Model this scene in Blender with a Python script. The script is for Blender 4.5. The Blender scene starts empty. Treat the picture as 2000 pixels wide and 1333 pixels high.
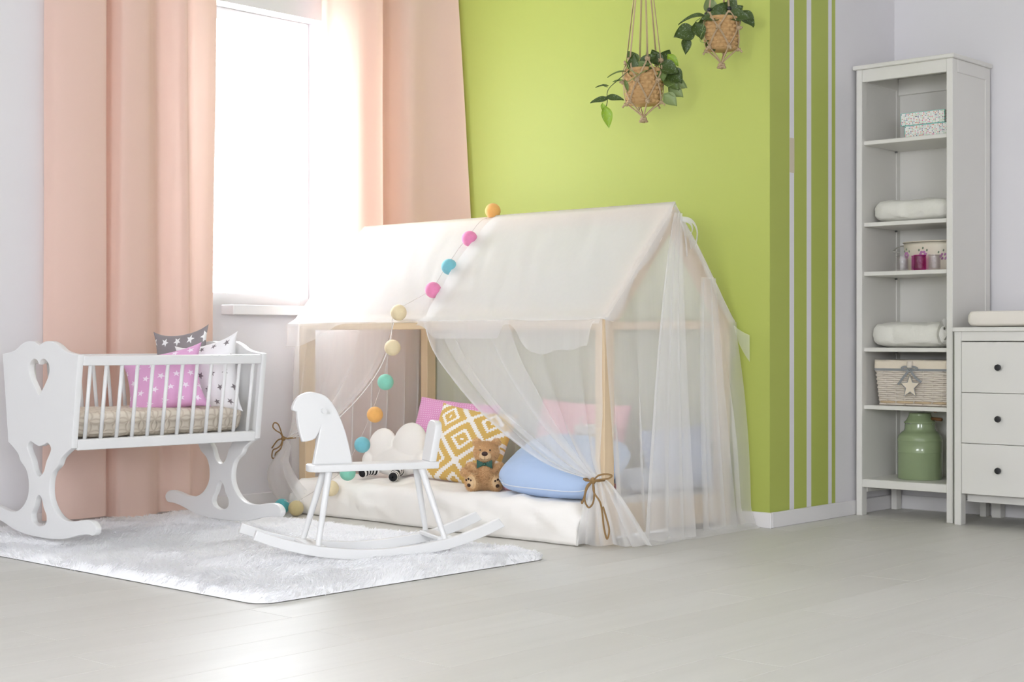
import bpy, bmesh, math, random
import numpy as np
from mathutils import Vector, Matrix, noise as mnoise

scene = bpy.context.scene
COL = scene.collection
R = math.radians
random.seed(7)

# ------------------------------------------------------------------ camera
cam_data = bpy.data.cameras.new('camera')
cam_data.sensor_width = 36.0
cam_data.lens = 2960.0 / 2000.0 * 36.0
cam_data.clip_start = 0.05
cam = bpy.data.objects.new('camera', cam_data)
cam.location = (3.4065, -5.2805, 0.766)
cam.rotation_euler = (R(90), 0, R(42.48))
COL.objects.link(cam)
scene.camera = cam

# ------------------------------------------------------------------ sky, daylight, exposure
WORLD_STRENGTH = 15.0
world = bpy.data.worlds.new('overcast_sky')
scene.world = world
world.use_nodes = True
bg = world.node_tree.nodes['Background']
bg.inputs[0].default_value = (0.94, 0.97, 1.028, 1)
bg.inputs[1].default_value = WORLD_STRENGTH


def portal(name, loc, rot, sx, sy):
    """marks a window opening so that the sky behind it is sampled well"""
    l = bpy.data.lights.new(name, 'AREA')
    l.shape = 'RECTANGLE'
    l.size, l.size_y = sx, sy
    l.cycles.is_portal = True
    o = bpy.data.objects.new(name, l)
    o.location = loc
    o.rotation_euler = rot
    COL.objects.link(o)


WY0, WY1, WZ0, WZ1 = -1.165, -0.52, 0.93, 2.305       # window in the left wall
FX0, FX1, FZ0, FZ1 = 1.5, 3.4, 0.95, 2.25            # unseen window added behind the camera for fill light
portal('daylight_left', (-2.20, (WY0 + WY1) / 2, (WZ0 + WZ1) / 2), (0, R(-90), 0), WZ1 - WZ0, WY1 - WY0)
portal('fill_portal_front', ((FX0 + FX1) / 2, -7.62, (FZ0 + FZ1) / 2), (R(90), 0, 0), FX1 - FX0, FZ1 - FZ0)

GY0, GY1, GZ0, GZ1 = -6.6, -4.8, 0.95, 2.15           # unseen window added to the right wall for fill light
portal('fill_portal_right', (5.22, (GY0 + GY1) / 2, (GZ0 + GZ1) / 2), (0, R(90), 0), GZ1 - GZ0, GY1 - GY0)

scene.view_settings.view_transform = 'Standard'
scene.view_settings.look = 'None'
scene.view_settings.gamma = 1.0
scene.view_settings.use_curve_mapping = False
scene.view_settings.exposure = 0.53
cy = scene.cycles
cy.use_denoising = True
cy.max_bounces = 10
cy.diffuse_bounces = 6
cy.glossy_bounces = 4
cy.transmission_bounces = 8
cy.transparent_max_bounces = 40
cy.sample_clamp_indirect = 8.0


# ------------------------------------------------------------------ node helpers
def lin(r, g, b):
    def f(c):
        c /= 255.0
        return c / 12.92 if c <= 0.04045 else ((c + 0.055) / 1.055) ** 2.4
    return (f(r), f(g), f(b), 1.0)


class S:
    """a node socket with arithmetic"""
    def __init__(self, nt, s):
        self.nt, self.s = nt, s

    def _m(self, op, b=None, c=None):
        n = self.nt.nodes.new('ShaderNodeMath')
        n.operation = op
        for i, v in enumerate((self, b, c)):
            if v is None:
                continue
            if isinstance(v, S):
                self.nt.links.new(v.s, n.inputs[i])
            else:
                n.inputs[i].default_value = v
        return S(self.nt, n.outputs[0])

    def __add__(self, b): return self._m('ADD', b)
    def __sub__(self, b): return self._m('SUBTRACT', b)
    def __mul__(self, b): return self._m('MULTIPLY', b)
    def __truediv__(self, b): return self._m('DIVIDE', b)
    def lt(self, b): return self._m('LESS_THAN', b)
    def gt(self, b): return self._m('GREATER_THAN', b)
    def abs(self): return self._m('ABSOLUTE')
    def floor(self): return self._m('FLOOR')
    def fract(self): return self._m('FRACT')
    def sin(self): return self._m('SINE')
    def cos(self): return self._m('COSINE')
    def min(self, b): return self._m('MINIMUM', b)
    def max(self, b): return self._m('MAXIMUM', b)
    def atan2(self, b): return self._m('ARCTAN2', b)
    def mod(self, b): return self._m('FLOORED_MODULO', b)
    def sqrt(self): return self._m('SQRT')


class Mat:
    def __init__(self, name):
        self.m = bpy.data.materials.new(name)
        self.m.use_nodes = True
        self.nt = self.m.node_tree
        self.nt.nodes.clear()
        self.out = self.nt.nodes.new('ShaderNodeOutputMaterial')

    def node(self, t, **kw):
        n = self.nt.nodes.new(t)
        for k, v in kw.items():
            setattr(n, k, v)
        return n

    def link(self, a, b):
        self.nt.links.new(a.s if isinstance(a, S) else a, b)

    def coord(self, which='Object'):
        return self.node('ShaderNodeTexCoord').outputs[which]

    def xyz(self, which='Object'):
        n = self.node('ShaderNodeSeparateXYZ')
        self.link(self.coord(which), n.inputs[0])
        return [S(self.nt, o) for o in n.outputs]

    def noise(self, scale, detail=3, rough=0.5, vec=None, stretch=None, which='Object'):
        n = self.node('ShaderNodeTexNoise')
        n.inputs['Scale'].default_value = scale
        n.inputs['Detail'].default_value = detail
        n.inputs['Roughness'].default_value = rough
        v = vec or self.coord(which)
        if stretch:
            mp = self.node('ShaderNodeMapping')
            mp.inputs['Scale'].default_value = stretch
            self.link(v, mp.inputs[0])
            v = mp.outputs[0]
        self.link(v, n.inputs['Vector'])
        return S(self.nt, n.outputs[0])

    def ramp(self, fac, stops):
        n = self.node('ShaderNodeValToRGB')
        cr = n.color_ramp
        cr.elements[0].position, cr.elements[0].color = stops[0]
        cr.elements[1].position, cr.elements[1].color = stops[-1]
        for p, c in stops[1:-1]:
            e = cr.elements.new(p)
            e.color = c
        self.link(fac, n.inputs[0])
        return n.outputs[0]

    def mix(self, fac, a, b):
        n = self.node('ShaderNodeMix', data_type='RGBA')
        for sock, v in ((n.inputs[0], fac), (n.inputs[6], a), (n.inputs[7], b)):
            if isinstance(v, S):
                self.link(v, sock)
            elif hasattr(v, 'links'):
                self.link(v, sock)
            else:
                sock.default_value = v
        return n.outputs[2]

    def bsdf(self, color, rough=0.5, bump=None, strength=0.2, dist=0.01, **kw):
        b = self.node('ShaderNodeBsdfPrincipled')
        if hasattr(color, 'links'):
            self.link(color, b.inputs['Base Color'])
        else:
            b.inputs['Base Color'].default_value = color
        if isinstance(rough, S):
            self.link(rough, b.inputs['Roughness'])
        else:
            b.inputs['Roughness'].default_value = rough
        for k, v in kw.items():
            b.inputs[k.replace('_', ' ')].default_value = v
        if bump is not None:
            n = self.node('ShaderNodeBump')
            n.inputs['Strength'].default_value = strength
            n.inputs['Distance'].default_value = dist
            self.link(bump, n.inputs['Height'])
            self.link(n.outputs[0], b.inputs['Normal'])
        return b

    def surf(self, b):
        self.link(b.outputs[0], self.out.inputs[0])
        return self.m


def paint(name, col, rough=0.5, bscale=120, bstr=0.04, var=0.03, **kw):
    m = Mat(name)
    c2 = tuple(x * (1 - var) for x in col[:3]) + (1,)
    n = m.noise(3.0, 4)
    return m.surf(m.bsdf(m.mix(n, col, c2), rough, bump=m.noise(bscale, 3), strength=bstr, dist=0.002, **kw))


def cloth(name, color, transl=0.25, bscale=500, bstr=0.15, rough=0.9, color_fn=None, wrinkle=0.0):
    """woven fabric: diffuse plus some light passing through"""
    m = Mat(name)
    col = color_fn(m) if color_fn else color
    h = m.noise(bscale, 2)
    if wrinkle:
        h = h * 0.15 + m.noise(14, 4, 0.6) * wrinkle
    b = m.bsdf(col, rough, bump=h, strength=bstr, dist=0.004, Sheen_Weight=0.15)
    if transl <= 0:
        return m.surf(b)
    t = m.node('ShaderNodeBsdfTranslucent')
    if hasattr(col, 'links'):
        m.link(col, t.inputs[0])
    else:
        t.inputs[0].default_value = col
    mx = m.node('ShaderNodeMixShader')
    mx.inputs[0].default_value = transl
    m.link(b.outputs[0], mx.inputs[1])
    m.link(t.outputs[0], mx.inputs[2])
    return m.surf(mx)


def sheer(name, opacity, col=(0.97, 0.97, 0.97, 1), var=0.03):
    """net fabric: gaps between the threads let the view through"""
    m = Mat(name)
    d = m.node('ShaderNodeBsdfDiffuse')
    t = m.node('ShaderNodeBsdfTranslucent')
    d.inputs[0].default_value = col
    t.inputs[0].default_value = col
    a = m.node('ShaderNodeMixShader')
    a.inputs[0].default_value = 0.5
    m.link(d.outputs[0], a.inputs[1])
    m.link(t.outputs[0], a.inputs[2])
    tr = m.node('ShaderNodeBsdfTransparent')
    mx = m.node('ShaderNodeMixShader')
    n = m.noise(60, 2, stretch=(1, 1, 0.05))
    m.link((n - 0.5) * var + opacity, mx.inputs[0])
    m.link(tr.outputs[0], mx.inputs[1])
    m.link(a.outputs[0], mx.inputs[2])
    return m.surf(mx)


def wood(name, c1, c2, rough=0.5, axis=2, scale=18):
    m = Mat(name)
    st = [1, 1, 1]
    st[axis] = 0.06
    n = m.noise(scale, 5, 0.6, stretch=tuple(st))
    f = m.noise(scale * 5, 3, 0.6, stretch=tuple(st))
    col = m.mix(n * 0.75 + f * 0.25, c1, c2)
    return m.surf(m.bsdf(col, rough, bump=f, strength=0.08, dist=0.002))


# ------------------------------------------------------------------ mesh helpers
def tag(o, label=None, cat=None, group=None, kind=None):
    if label: o['label'] = label
    if cat: o['category'] = cat
    if group: o['group'] = group
    if kind: o['kind'] = kind
    return o


def link_obj(name, me, mat=None, parent=None):
    if mat is not None and not me.materials:
        me.materials.append(mat)
    o = bpy.data.objects.new(name, me)
    COL.objects.link(o)
    if parent is not None:
        o.parent = parent
    return o


def thing(name, label, cat, loc=(0, 0, 0), rz=0.0, group=None):
    o = bpy.data.objects.new(name, None)
    o.empty_display_size = 0.05
    o.location = loc
    o.rotation_euler = (0, 0, rz)
    COL.objects.link(o)
    return tag(o, label, cat, group)


def mesh(verts, faces, smooth=True, uvs=None):
    me = bpy.data.meshes.new('mesh')
    me.from_pydata([tuple(v) for v in verts], [], faces)
    if smooth:
        me.polygons.foreach_set('use_smooth', [True] * len(me.polygons))
    if uvs is not None:
        lay = me.uv_layers.new(name='UVMap')
        idx = np.empty(len(me.loops), dtype=np.int32)
        me.loops.foreach_get('vertex_index', idx)
        lay.data.foreach_set('uv', np.asarray(uvs, dtype=np.float32)[idx].ravel())
    me.update()
    return me


class MB:
    """collects simple solids into one mesh"""
    def __init__(self):
        self.bm = bmesh.new()

    def box(self, x0, x1, y0, y1, z0, z1, bev=0.002, seg=1):
        r = bmesh.ops.create_cube(self.bm, size=1.0)
        for v in r['verts']:
            v.co = Vector(((x0 + x1) / 2 + v.co.x * (x1 - x0), (y0 + y1) / 2 + v.co.y * (y1 - y0), (z0 + z1) / 2 + v.co.z * (z1 - z0)))
        if bev:
            es = list({e for v in r['verts'] for e in v.link_edges})
            bmesh.ops.bevel(self.bm, geom=es, offset=bev, segments=seg, profile=0.7, affect='EDGES')
        return self

    def hull(self, pts, bev=0.0):
        """convex solid from 8 corner points (bottom loop of 4, top loop of 4)"""
        vs = [self.bm.verts.new(p) for p in pts]
        fs = []
        for q in ((3, 2, 1, 0), (4, 5, 6, 7), (0, 1, 5, 4), (1, 2, 6, 5), (2, 3, 7, 6), (3, 0, 4, 7)):
            fs.append(self.bm.faces.new([vs[i] for i in q]))
        if bev:
            es = list({e for v in vs for e in v.link_edges})
            bmesh.ops.bevel(self.bm, geom=es, offset=bev, segments=2, profile=0.7, affect='EDGES')
        return self

    def tube(self, pts, rad, n=8, closed=False):
        pts = [Vector(p) for p in pts]
        rads = rad if hasattr(rad, '__len__') else [rad] * len(pts)
        rings = []
        up = Vector((0.13, 0.27, 0.95))
        for i, p in enumerate(pts):
            a = pts[i - 1] if (i > 0 or closed) else p
            b = pts[(i + 1) % len(pts)] if (i < len(pts) - 1 or closed) else p
            d = (b - a).normalized()
            s = d.cross(up)
            if s.length < 1e-4:
                s = d.cross(Vector((1, 0, 0)))
            s.normalize()
            t = d.cross(s).normalized()
            up = s.cross(d) if s.cross(d).length > 1e-4 else up
            rings.append([self.bm.verts.new(p + (s * math.cos(2 * math.pi * k / n) + t * math.sin(2 * math.pi * k / n)) * rads[i]) for k in range(n)])
        m = len(rings)
        for i in range(m if closed else m - 1):
            A, B = rings[i], rings[(i + 1) % m]
            for k in range(n):
                self.bm.faces.new((A[k], A[(k + 1) % n], B[(k + 1) % n], B[k]))
        if not closed:
            self.bm.faces.new(rings[0][::-1])
            self.bm.faces.new(rings[-1])
        return self

    def lathe(self, prof, n=32, center=(0, 0, 0), caps=True):
        c = Vector(center)
        rings = [[self.bm.verts.new(c + Vector((r * math.cos(2 * math.pi * k / n), r * math.sin(2 * math.pi * k / n), z))) for k in range(n)] for r, z in prof]
        for A, B in zip(rings, rings[1:]):
            for k in range(n):
                self.bm.faces.new((A[k], A[(k + 1) % n], B[(k + 1) % n], B[k]))
        if caps:
            self.bm.faces.new(rings[0][::-1])
            self.bm.faces.new(rings[-1])
        return self

    def ball(self, c, r, sub=2, scale=(1, 1, 1), rot=None):
        q = bmesh.ops.create_icosphere(self.bm, subdivisions=sub, radius=1.0)
        M = Matrix.Translation(c) @ (rot.to_4x4() if rot else Matrix.Identity(4)) @ Matrix.Diagonal((r * scale[0], r * scale[1], r * scale[2], 1))
        bmesh.ops.transform(self.bm, matrix=M, verts=q['verts'])
        return self

    def mesh(self, smooth=False, angle=None):
        bmesh.ops.recalc_face_normals(self.bm, faces=self.bm.faces[:])
        me = bpy.data.meshes.new('mesh')
        self.bm.to_mesh(me)
        self.bm.free()
        if smooth or angle:
            me.polygons.foreach_set('use_smooth', [True] * len(me.polygons))
            if angle:
                me.set_sharp_from_angle(angle=R(angle))
        return me

    def obj(self, name, mat, parent=None, smooth=False, angle=None):
        return link_obj(name, self.mesh(smooth, angle), mat, parent)


def box(name, mat, parent, x0, x1, y0, y1, z0, z1, bev=0.002, seg=1):
    return MB().box(x0, x1, y0, y1, z0, z1, bev, seg).obj(name, mat, parent)


def grid(f, nu, nv, thick=0.0):
    """a sheet from f(u, v) -> point with u, v in 0..1; uv layer holds u, v"""
    vs, uv, fs = [], [], []
    for j in range(nv + 1):
        for i in range(nu + 1):
            vs.append(f(i / nu, j / nv))
            uv.append((i / nu, j / nv))
    w = nu + 1
    for j in range(nv):
        for i in range(nu):
            a = j * w + i
            fs.append((a, a + 1, a + 1 + w, a + w))
    return mesh(vs, fs, True, uv)


def catmull(pts, n=8, closed=True):
    """smooth loop through pts; a third value 1 marks a sharp corner"""
    P = [Vector((p[0], p[1], 0)) for p in pts]
    sharp = [len(p) > 2 and p[2] for p in pts]
    N = len(P)
    out = []
    for i in range(N if closed else N - 1):
        p1, p2 = P[i], P[(i + 1) % N]
        p0 = p1 - (p2 - p1) if sharp[i] or (not closed and i == 0) else P[i - 1]
        p3 = p2 + (p2 - p1) if sharp[(i + 1) % N] or (not closed and i == N - 2) else P[(i + 2) % N]
        for k in range(n):
            t = k / n
            q = 0.5 * ((2 * p1) + (p2 - p0) * t + (2 * p0 - 5 * p1 + 4 * p2 - p3) * t * t + (3 * p1 - p0 - 3 * p2 + p3) * t ** 3)
            out.append((q.x, q.y))
    if not closed:
        out.append((P[-1].x, P[-1].y))
    return out


def slab(loops, depth, bev=0.003, plane='XZ'):
    """flat board cut from outlines (first the rim, then the holes), standing in a plane"""
    cu = bpy.data.curves.new('outline', 'CURVE')
    cu.dimensions = '2D'
    cu.fill_mode = 'BOTH'
    cu.extrude = depth / 2 - bev
    cu.bevel_depth = bev
    cu.bevel_resolution = 1
    cu.offset = -bev
    for lp in loops:
        sp = cu.splines.new('POLY')
        sp.points.add(len(lp) - 1)
        for p, q in zip(sp.points, lp):
            p.co = (q[0], q[1], 0, 1)
        sp.use_cyclic_u = True
    ob = bpy.data.objects.new('outline', cu)
    COL.objects.link(ob)
    dg = bpy.context.evaluated_depsgraph_get()
    me = bpy.data.meshes.new_from_object(ob.evaluated_get(dg))
    bpy.data.objects.remove(ob)
    if plane == 'XZ':
        me.transform(Matrix(((1, 0, 0, 0), (0, 0, -1, 0), (0, 1, 0, 0), (0, 0, 0, 1))))
    me.materials.clear()
    me.polygons.foreach_set('use_smooth', [True] * len(me.polygons))
    me.set_sharp_from_angle(angle=R(35))
    return me


def interp(tab, x):
    xs = [t[0] for t in tab]
    return [float(np.interp(x, xs, [t[k] for t in tab])) for k in range(1, len(tab[0]))]


def smoothstep(a, b, x):
    t = min(1, max(0, (x - a) / (b - a)))
    return t * t * (3 - 2 * t)


def fbm(x, y=0.0, z=0.0):
    return mnoise.noise(Vector((x, y, z))) + 0.5 * mnoise.noise(Vector((2.1 * x, 2.1 * y, 2.1 * z + 5)))


def spline3(pts, n=8):
    P = [Vector(p) for p in pts]
    out = []
    for i in range(len(P) - 1):
        p1, p2 = P[i], P[i + 1]
        p0 = P[i - 1] if i else p1 * 2 - p2
        p3 = P[i + 2] if i + 2 < len(P) else p2 * 2 - p1
        for k in range(n):
            t = k / n
            out.append(0.5 * ((2 * p1) + (p2 - p0) * t + (2 * p0 - 5 * p1 + 4 * p2 - p3) * t * t + (3 * p1 - p0 - 3 * p2 + p3) * t ** 3))
    out.append(P[-1])
    return out


# ------------------------------------------------------------------ shared materials
WHITE_WALL = paint('white_wall_paint', lin(225, 223, 225), 0.7, 90, 0.05)
GREEN_WALL = paint('green_wall_paint', lin(172, 183, 88), 0.55, 70, 0.06, 0.02)
TRIM_WHITE = paint('trim_white', lin(230, 228, 228), 0.4, 60, 0.02)
LACQUER = paint('white_lacquer', lin(230, 230, 229), 0.32, 40, 0.02, 0.02)
FURN = paint('furniture_white', lin(224, 222, 216), 0.4, 50, 0.03, 0.03)
PINE = wood('pale_pine', lin(232, 212, 180), lin(210, 182, 145), 0.55)
PINE_X = wood('pale_pine_lengthwise', lin(232, 212, 180), lin(210, 182, 145), 0.55, axis=0)
DARK = paint('black_metal', lin(38, 38, 40), 0.4)
TWINE = paint('jute_twine', lin(158, 126, 82), 0.9, 700, 0.5, 0.25)


def mat_stripes():
    m = Mat('striped_wall_paint')
    x, y, z = m.xyz('Object')
    white = y.gt(0.517)
    for a, b in ((0.149, 0.185), (0.283, 0.320), (0.458, 0.487)):
        white = white.max(y.gt(a) * y.lt(b))
    return m.surf(m.bsdf(m.mix(white, lin(172, 183, 88), lin(225, 223, 225)), 0.6, bump=m.noise(80, 3), strength=0.05, dist=0.002))


def mat_floor():
    m = Mat('whitewashed_floorboards')
    info = m.node('ShaderNodeObjectInfo')
    rnd = S(m.nt, info.outputs['Random'])
    off = m.node('ShaderNodeVectorMath', operation='ADD')
    comb = m.node('ShaderNodeCombineXYZ')
    m.link(rnd * 37.0, comb.inputs[0])
    m.link(rnd * 91.0, comb.inputs[1])
    m.link(m.coord('Object'), off.inputs[0])
    m.link(comb.outputs[0], off.inputs[1])
    v = off.outputs[0]
    n1 = m.noise(16, 4, 0.55, vec=v, stretch=(1.0, 0.07, 1))
    n2 = m.noise(70, 4, 0.6, vec=v, stretch=(1.0, 0.05, 1))
    base = m.mix(n1 * 0.6 + n2 * 0.4, lin(198, 196, 188), lin(222, 220, 214))
    col = m.mix(rnd * 0.35, base, lin(192, 189, 180))
    return m.surf(m.bsdf(col, n2 * 0.10 + 0.40, bump=n2, strength=0.05, dist=0.002, Specular_IOR_Level=0.5))


# ------------------------------------------------------------------ the room
XL, YB, YA, XR, YF, ZC = -2.19, 0.0, 1.04, 5.2, -7.6, 2.75


def struct(o):
    return tag(o, kind='structure')


floor = struct(box('floor', paint('floor_bed', lin(150, 146, 138), 0.8), None, XL - 0.2, XR + 0.2, YF - 0.2, YA + 0.2, -0.12, -0.012, 0))
FLOORMAT = mat_floor()
PW, PL = 0.193, 1.29
plank_me = MB().box(0.0004, PW - 0.0004, 0.0005, PL - 0.0005, -0.012, 0.0, 0.0007).mesh()
plank_me.materials.append(FLOORMAT)
row = 0
x = XL
while x < 4.0:
    y = -5.4 + (row * 0.47 % 1.0) * PL - PL
    while y < YA:
        # boards that the photograph can show lie in a band that widens away from the camera
        cx, cyy = x + PW / 2, y + PL / 2
        dx, dy = cx - 3.4, cyy + 5.28
        depth = -0.6753 * dx + 0.7375 * dy
        lat = 0.7375 * dx + 0.6753 * dy
        inside = not (cx < 0 and y > 0.0)
        if depth > 2.3 and abs(lat) < 0.36 * depth + 0.75 and inside:
            o = bpy.data.objects.new('plank', plank_me)
            o.location = (x, y, 0)
            o.parent = floor
            COL.objects.link(o)
        y += PL
    x += PW
    row += 1
# the rest of the floor, out of the photograph's sight, in one level sheet just under the boards
tag(box('floor_remainder', FLOORMAT, floor, XL, XR, YF, YA, -0.0125, -0.004, 0), kind='stuff')

T = 0.25
wl = MB()
wl.box(XL - T, XL, YF - T, WY0, 0, ZC, 0)
wl.box(XL - T, XL, WY1, T, 0, ZC, 0)
wl.box(XL - T, XL, WY0, WY1, 0, WZ0, 0)
wl.box(XL - T, XL, WY0, WY1, WZ1, ZC, 0)
struct(wl.obj('wall_left', WHITE_WALL))

me = MB().box(XL, 0, YB, T, 0, ZC, 0).mesh()
me.materials.append(GREEN_WALL)
me.materials.append(mat_stripes())
for p in me.polygons:
    if p.normal.x > 0.5:
        p.material_index = 1
struct(link_obj('wall_back', me))
me = MB().box(-T, 0, T, YA + T, 0, ZC, 0).mesh()
me.materials.append(bpy.data.materials['striped_wall_paint'])
struct(link_obj('wall_side', me))
struct(box('wall_alcove', WHITE_WALL, None, 0, XR + T, YA, YA + T, 0, ZC, 0))
wr = MB()
wr.box(XR, XR + T, YF - T, GY0, 0, ZC, 0)
wr.box(XR, XR + T, GY1, YA, 0, ZC, 0)
wr.box(XR, XR + T, GY0, GY1, 0, GZ0, 0)
wr.box(XR, XR + T, GY0, GY1, GZ1, ZC, 0)
struct(wr.obj('wall_right', WHITE_WALL))
wf = MB()
wf.box(XL - T, FX0, YF - T, YF, 0, ZC, 0)
wf.box(FX1, XR + T, YF - T, YF, 0, ZC, 0)
wf.box(FX0, FX1, YF - T, YF, 0, FZ0, 0)
wf.box(FX0, FX1, YF - T, YF, FZ1, ZC, 0)
struct(wf.obj('wall_front', WHITE_WALL))
struct(box('ceiling', paint('ceiling_white', lin(235, 235, 235), 0.8), None, XL - T, XR + T, YF - T, YA + T, ZC, ZC + 0.1, 0))

BH = 0.064


def baseboard(name, *seg):
    mb = MB()
    for (x0, x1, y0, y1) in seg:
        mb.box(x0, x1, y0, y1, 0, BH, 0.003)
    return struct(mb.obj(name, TRIM_WHITE))


baseboard('baseboard_left', (XL, XL + 0.014, YF, YB))
baseboard('baseboard_back', (XL + 0.014, 0.014, -0.014, 0))
baseboard('baseboard_side', (0, 0.014, 0, YA))
baseboard('baseboard_alcove', (0.014, XR, YA - 0.014, YA))

# window in the left wall: frame with one mullion, panes, projecting sill
win = thing('window_1', 'white framed window behind the peach curtains', 'window')
struct(win)
fx0, fx1 = XL - 0.17, XL - 0.10
fr = MB()
fr.box(fx0, fx1, WY0, WY0 + 0.06, WZ0, WZ1, 0.003)
fr.box(fx0, fx1, WY1 - 0.06, WY1, WZ0, WZ1, 0.003)
fr.box(fx0, fx1, WY0 + 0.06, WY1 - 0.06, WZ0, WZ0 + 0.06, 0.003)
fr.box(fx0, fx1, WY0 + 0.06, WY1 - 0.06, WZ1 - 0.06, WZ1, 0.003)
fr.obj('window_frame', TRIM_WHITE, win)
gm = Mat('window_glass')
tr = gm.node('ShaderNodeBsdfTransparent')
tr.inputs[0].default_value = (0.96, 0.97, 0.97, 1)
gl = gm.node('ShaderNodeBsdfGlossy')
gl.inputs['Roughness'].default_value = 0.02
mx = gm.node('ShaderNodeMixShader')
mx.inputs[0].default_value = 0.04
gm.link(tr.outputs[0], mx.inputs[1])
gm.link(gl.outputs[0], mx.inputs[2])
GLASS_PANE = gm.surf(mx)
box('window_pane', GLASS_PANE, win, XL - 0.138, XL - 0.132, WY0 + 0.06, WY1 - 0.06, WZ0 + 0.06, WZ1 - 0.06, 0)
box('window_sill', TRIM_WHITE, win, XL - 0.10, XL + 0.09, -1.115, WY1 + 0.05, WZ0 - 0.045, WZ0, 0.003)

fill_win_front = thing('fill_window_front', 'wide unseen window added for fill light in the wall facing the house bed', 'window')
struct(fill_win_front)  # added out of view to let in fill from behind the camera
fr = MB()
for a in (FX0, (FX0 + FX1) / 2 - 0.03, FX1 - 0.06):
    fr.box(a, a + 0.06, YF - 0.16, YF - 0.10, FZ0, FZ1, 0)
for a in (FZ0, FZ1 - 0.06):
    fr.box(FX0 + 0.06, FX1 - 0.06, YF - 0.155, YF - 0.105, a, a + 0.06, 0)
fr.obj('window_frame', TRIM_WHITE, fill_win_front)

fill_win_right = thing('fill_window_right', 'unseen window added for fill light in the right hand wall opposite the cradle', 'window')
struct(fill_win_right)  # added out of view to brighten faces turned towards the right wall
fr = MB()
for a in (GY0, (GY0 + GY1) / 2 - 0.03, GY1 - 0.06):
    fr.box(XR + 0.10, XR + 0.16, a, a + 0.06, GZ0, GZ1, 0)
for a in (GZ0, GZ1 - 0.06):
    fr.box(XR + 0.105, XR + 0.155, GY0 + 0.06, GY1 - 0.06, a, a + 0.06, 0)
fr.obj('window_frame', TRIM_WHITE, fill_win_right)

# strip of masking tape left on the first white stripe
tag(box('masking_tape', paint('tape_beige', lin(206, 196, 172), 0.7), None, 0.0, 0.0006, 0.150, 0.186, 1.468, 1.613, 0),
    'short piece of beige masking tape stuck on the first white stripe', 'tape')

# ------------------------------------------------------------------ peach curtains
CURTAIN = cloth('peach_curtain', lin(246, 218, 204), 0.36, 400, 0.05)


def curtain(name, label, path_top, path_bot, z0, z1, nu=150, nv=24, seed=0, off=0.0, path_mid=None):
    top = catmull([(p[0], p[1]) for p in path_top], 12, closed=False)
    bot = catmull([(p[0], p[1]) for p in path_bot], 12, closed=False)

    mid = catmull([(p[0], p[1]) for p in path_mid], 12, closed=False) if path_mid else None

    def f(u, v):
        k = u * (len(top) - 1)
        i = min(int(k), len(top) - 2)
        t = k - i
        a = Vector(top[i]).lerp(Vector(top[i + 1]), t)
        b = Vector(bot[i]).lerp(Vector(bot[i + 1]), t)
        w = smoothstep(0, 1, v) * 0.5 + v * 0.5
        p = a.lerp(b, w)
        if mid:
            c = Vector(mid[i]).lerp(Vector(mid[i + 1]), t)
            zz = z1 + (z0 - z1) * v
            p = a.lerp(c, min(1, (z1 - zz) / (z1 - 1.1))).lerp(b, smoothstep(1.02, 0.84, zz))
        d = 0.006 * fbm(u * 9 + seed, v * 2.5, seed)
        z = z1 + (z0 - z1) * v
        if v == 1:
            z += 0.006 * math.sin(u * 9)
        return (p.y + d - off, p.x, z)
    o = link_obj(name, grid(f, nu, nv), CURTAIN)
    return tag(o, label, 'curtain')


# each path point: (y along the wall, x off the wall)
pt = [(-2.02, -2.12), (-1.99, -2.07), (-1.90, -2.05), (-1.80, -2.045), (-1.768, -2.06), (-1.752, -2.12), (-1.725, -2.125), (-1.715, -2.06),
      (-1.695, -2.02), (-1.60, -2.02), (-1.56, -2.05), (-1.50, -2.09), (-1.45, -2.05), (-1.40, -2.02), (-1.37, -2.06), (-1.33, -2.045), (-1.26, -2.045), (-1.195, -2.075), (-1.185, -2.10)]
pb = [(-2.03, -2.12), (-1.99, -2.07), (-1.90, -2.03), (-1.80, -2.03), (-1.785, -2.05), (-1.79, -2.11), (-1.78, -2.115), (-1.755, -2.05),
      (-1.73, -2.01), (-1.62, -2.00), (-1.55, -2.03), (-1.50, -2.07), (-1.45, -2.04), (-1.39, -2.01), (-1.355, -2.05), (-1.32, -2.05), (-1.28, -2.05), (-1.235, -2.07), (-1.225, -2.10)]
curtain('window_curtain', 'long peach curtain hanging beside the white cradle', pt, pb, 0.035, 2.62, seed=1, off=0.035)
pt = [(-0.60, -2.10), (-0.585, -2.07), (-0.52, -2.055), (-0.44, -2.05), (-0.39, -2.04), (-0.34, -2.00), (-0.30, -2.00), (-0.26, -2.06), (-0.22, -2.10), (-0.20, -2.06),
      (-0.195, -1.98), (-0.17, -1.93), (-0.11, -1.90), (-0.06, -1.87), (-0.035, -1.82), (-0.022, -1.775)]
pmid = [(-0.60, -2.10), (-0.585, -2.07), (-0.52, -2.055), (-0.44, -2.05), (-0.39, -2.04), (-0.34, -2.00), (-0.30, -2.00), (-0.26, -2.06), (-0.22, -2.10), (-0.20, -2.06),
      (-0.195, -1.98), (-0.17, -1.93), (-0.11, -1.90), (-0.06, -1.85), (-0.035, -1.77), (-0.018, -1.66)]
pb = [(-0.60, -2.10), (-0.585, -2.07), (-0.52, -2.06), (-0.44, -2.06), (-0.39, -2.05), (-0.34, -2.03), (-0.30, -2.03), (-0.26, -2.07), (-0.22, -2.10), (-0.20, -2.06),
      (-0.20, -2.05), (-0.19, -2.03), (-0.15, -2.02), (-0.10, -2.02), (-0.06, -2.02), (-0.03, -2.02)]
curtain('window_curtain', 'long peach curtain in the corner behind the house bed', pt, pb, 0.035, 2.62, nv=60, seed=4, path_mid=pmid)
rod = thing('curtain_rod', 'white curtain rod above the window with the peach curtains', 'curtain rod', (0, 0, 0))
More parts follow.
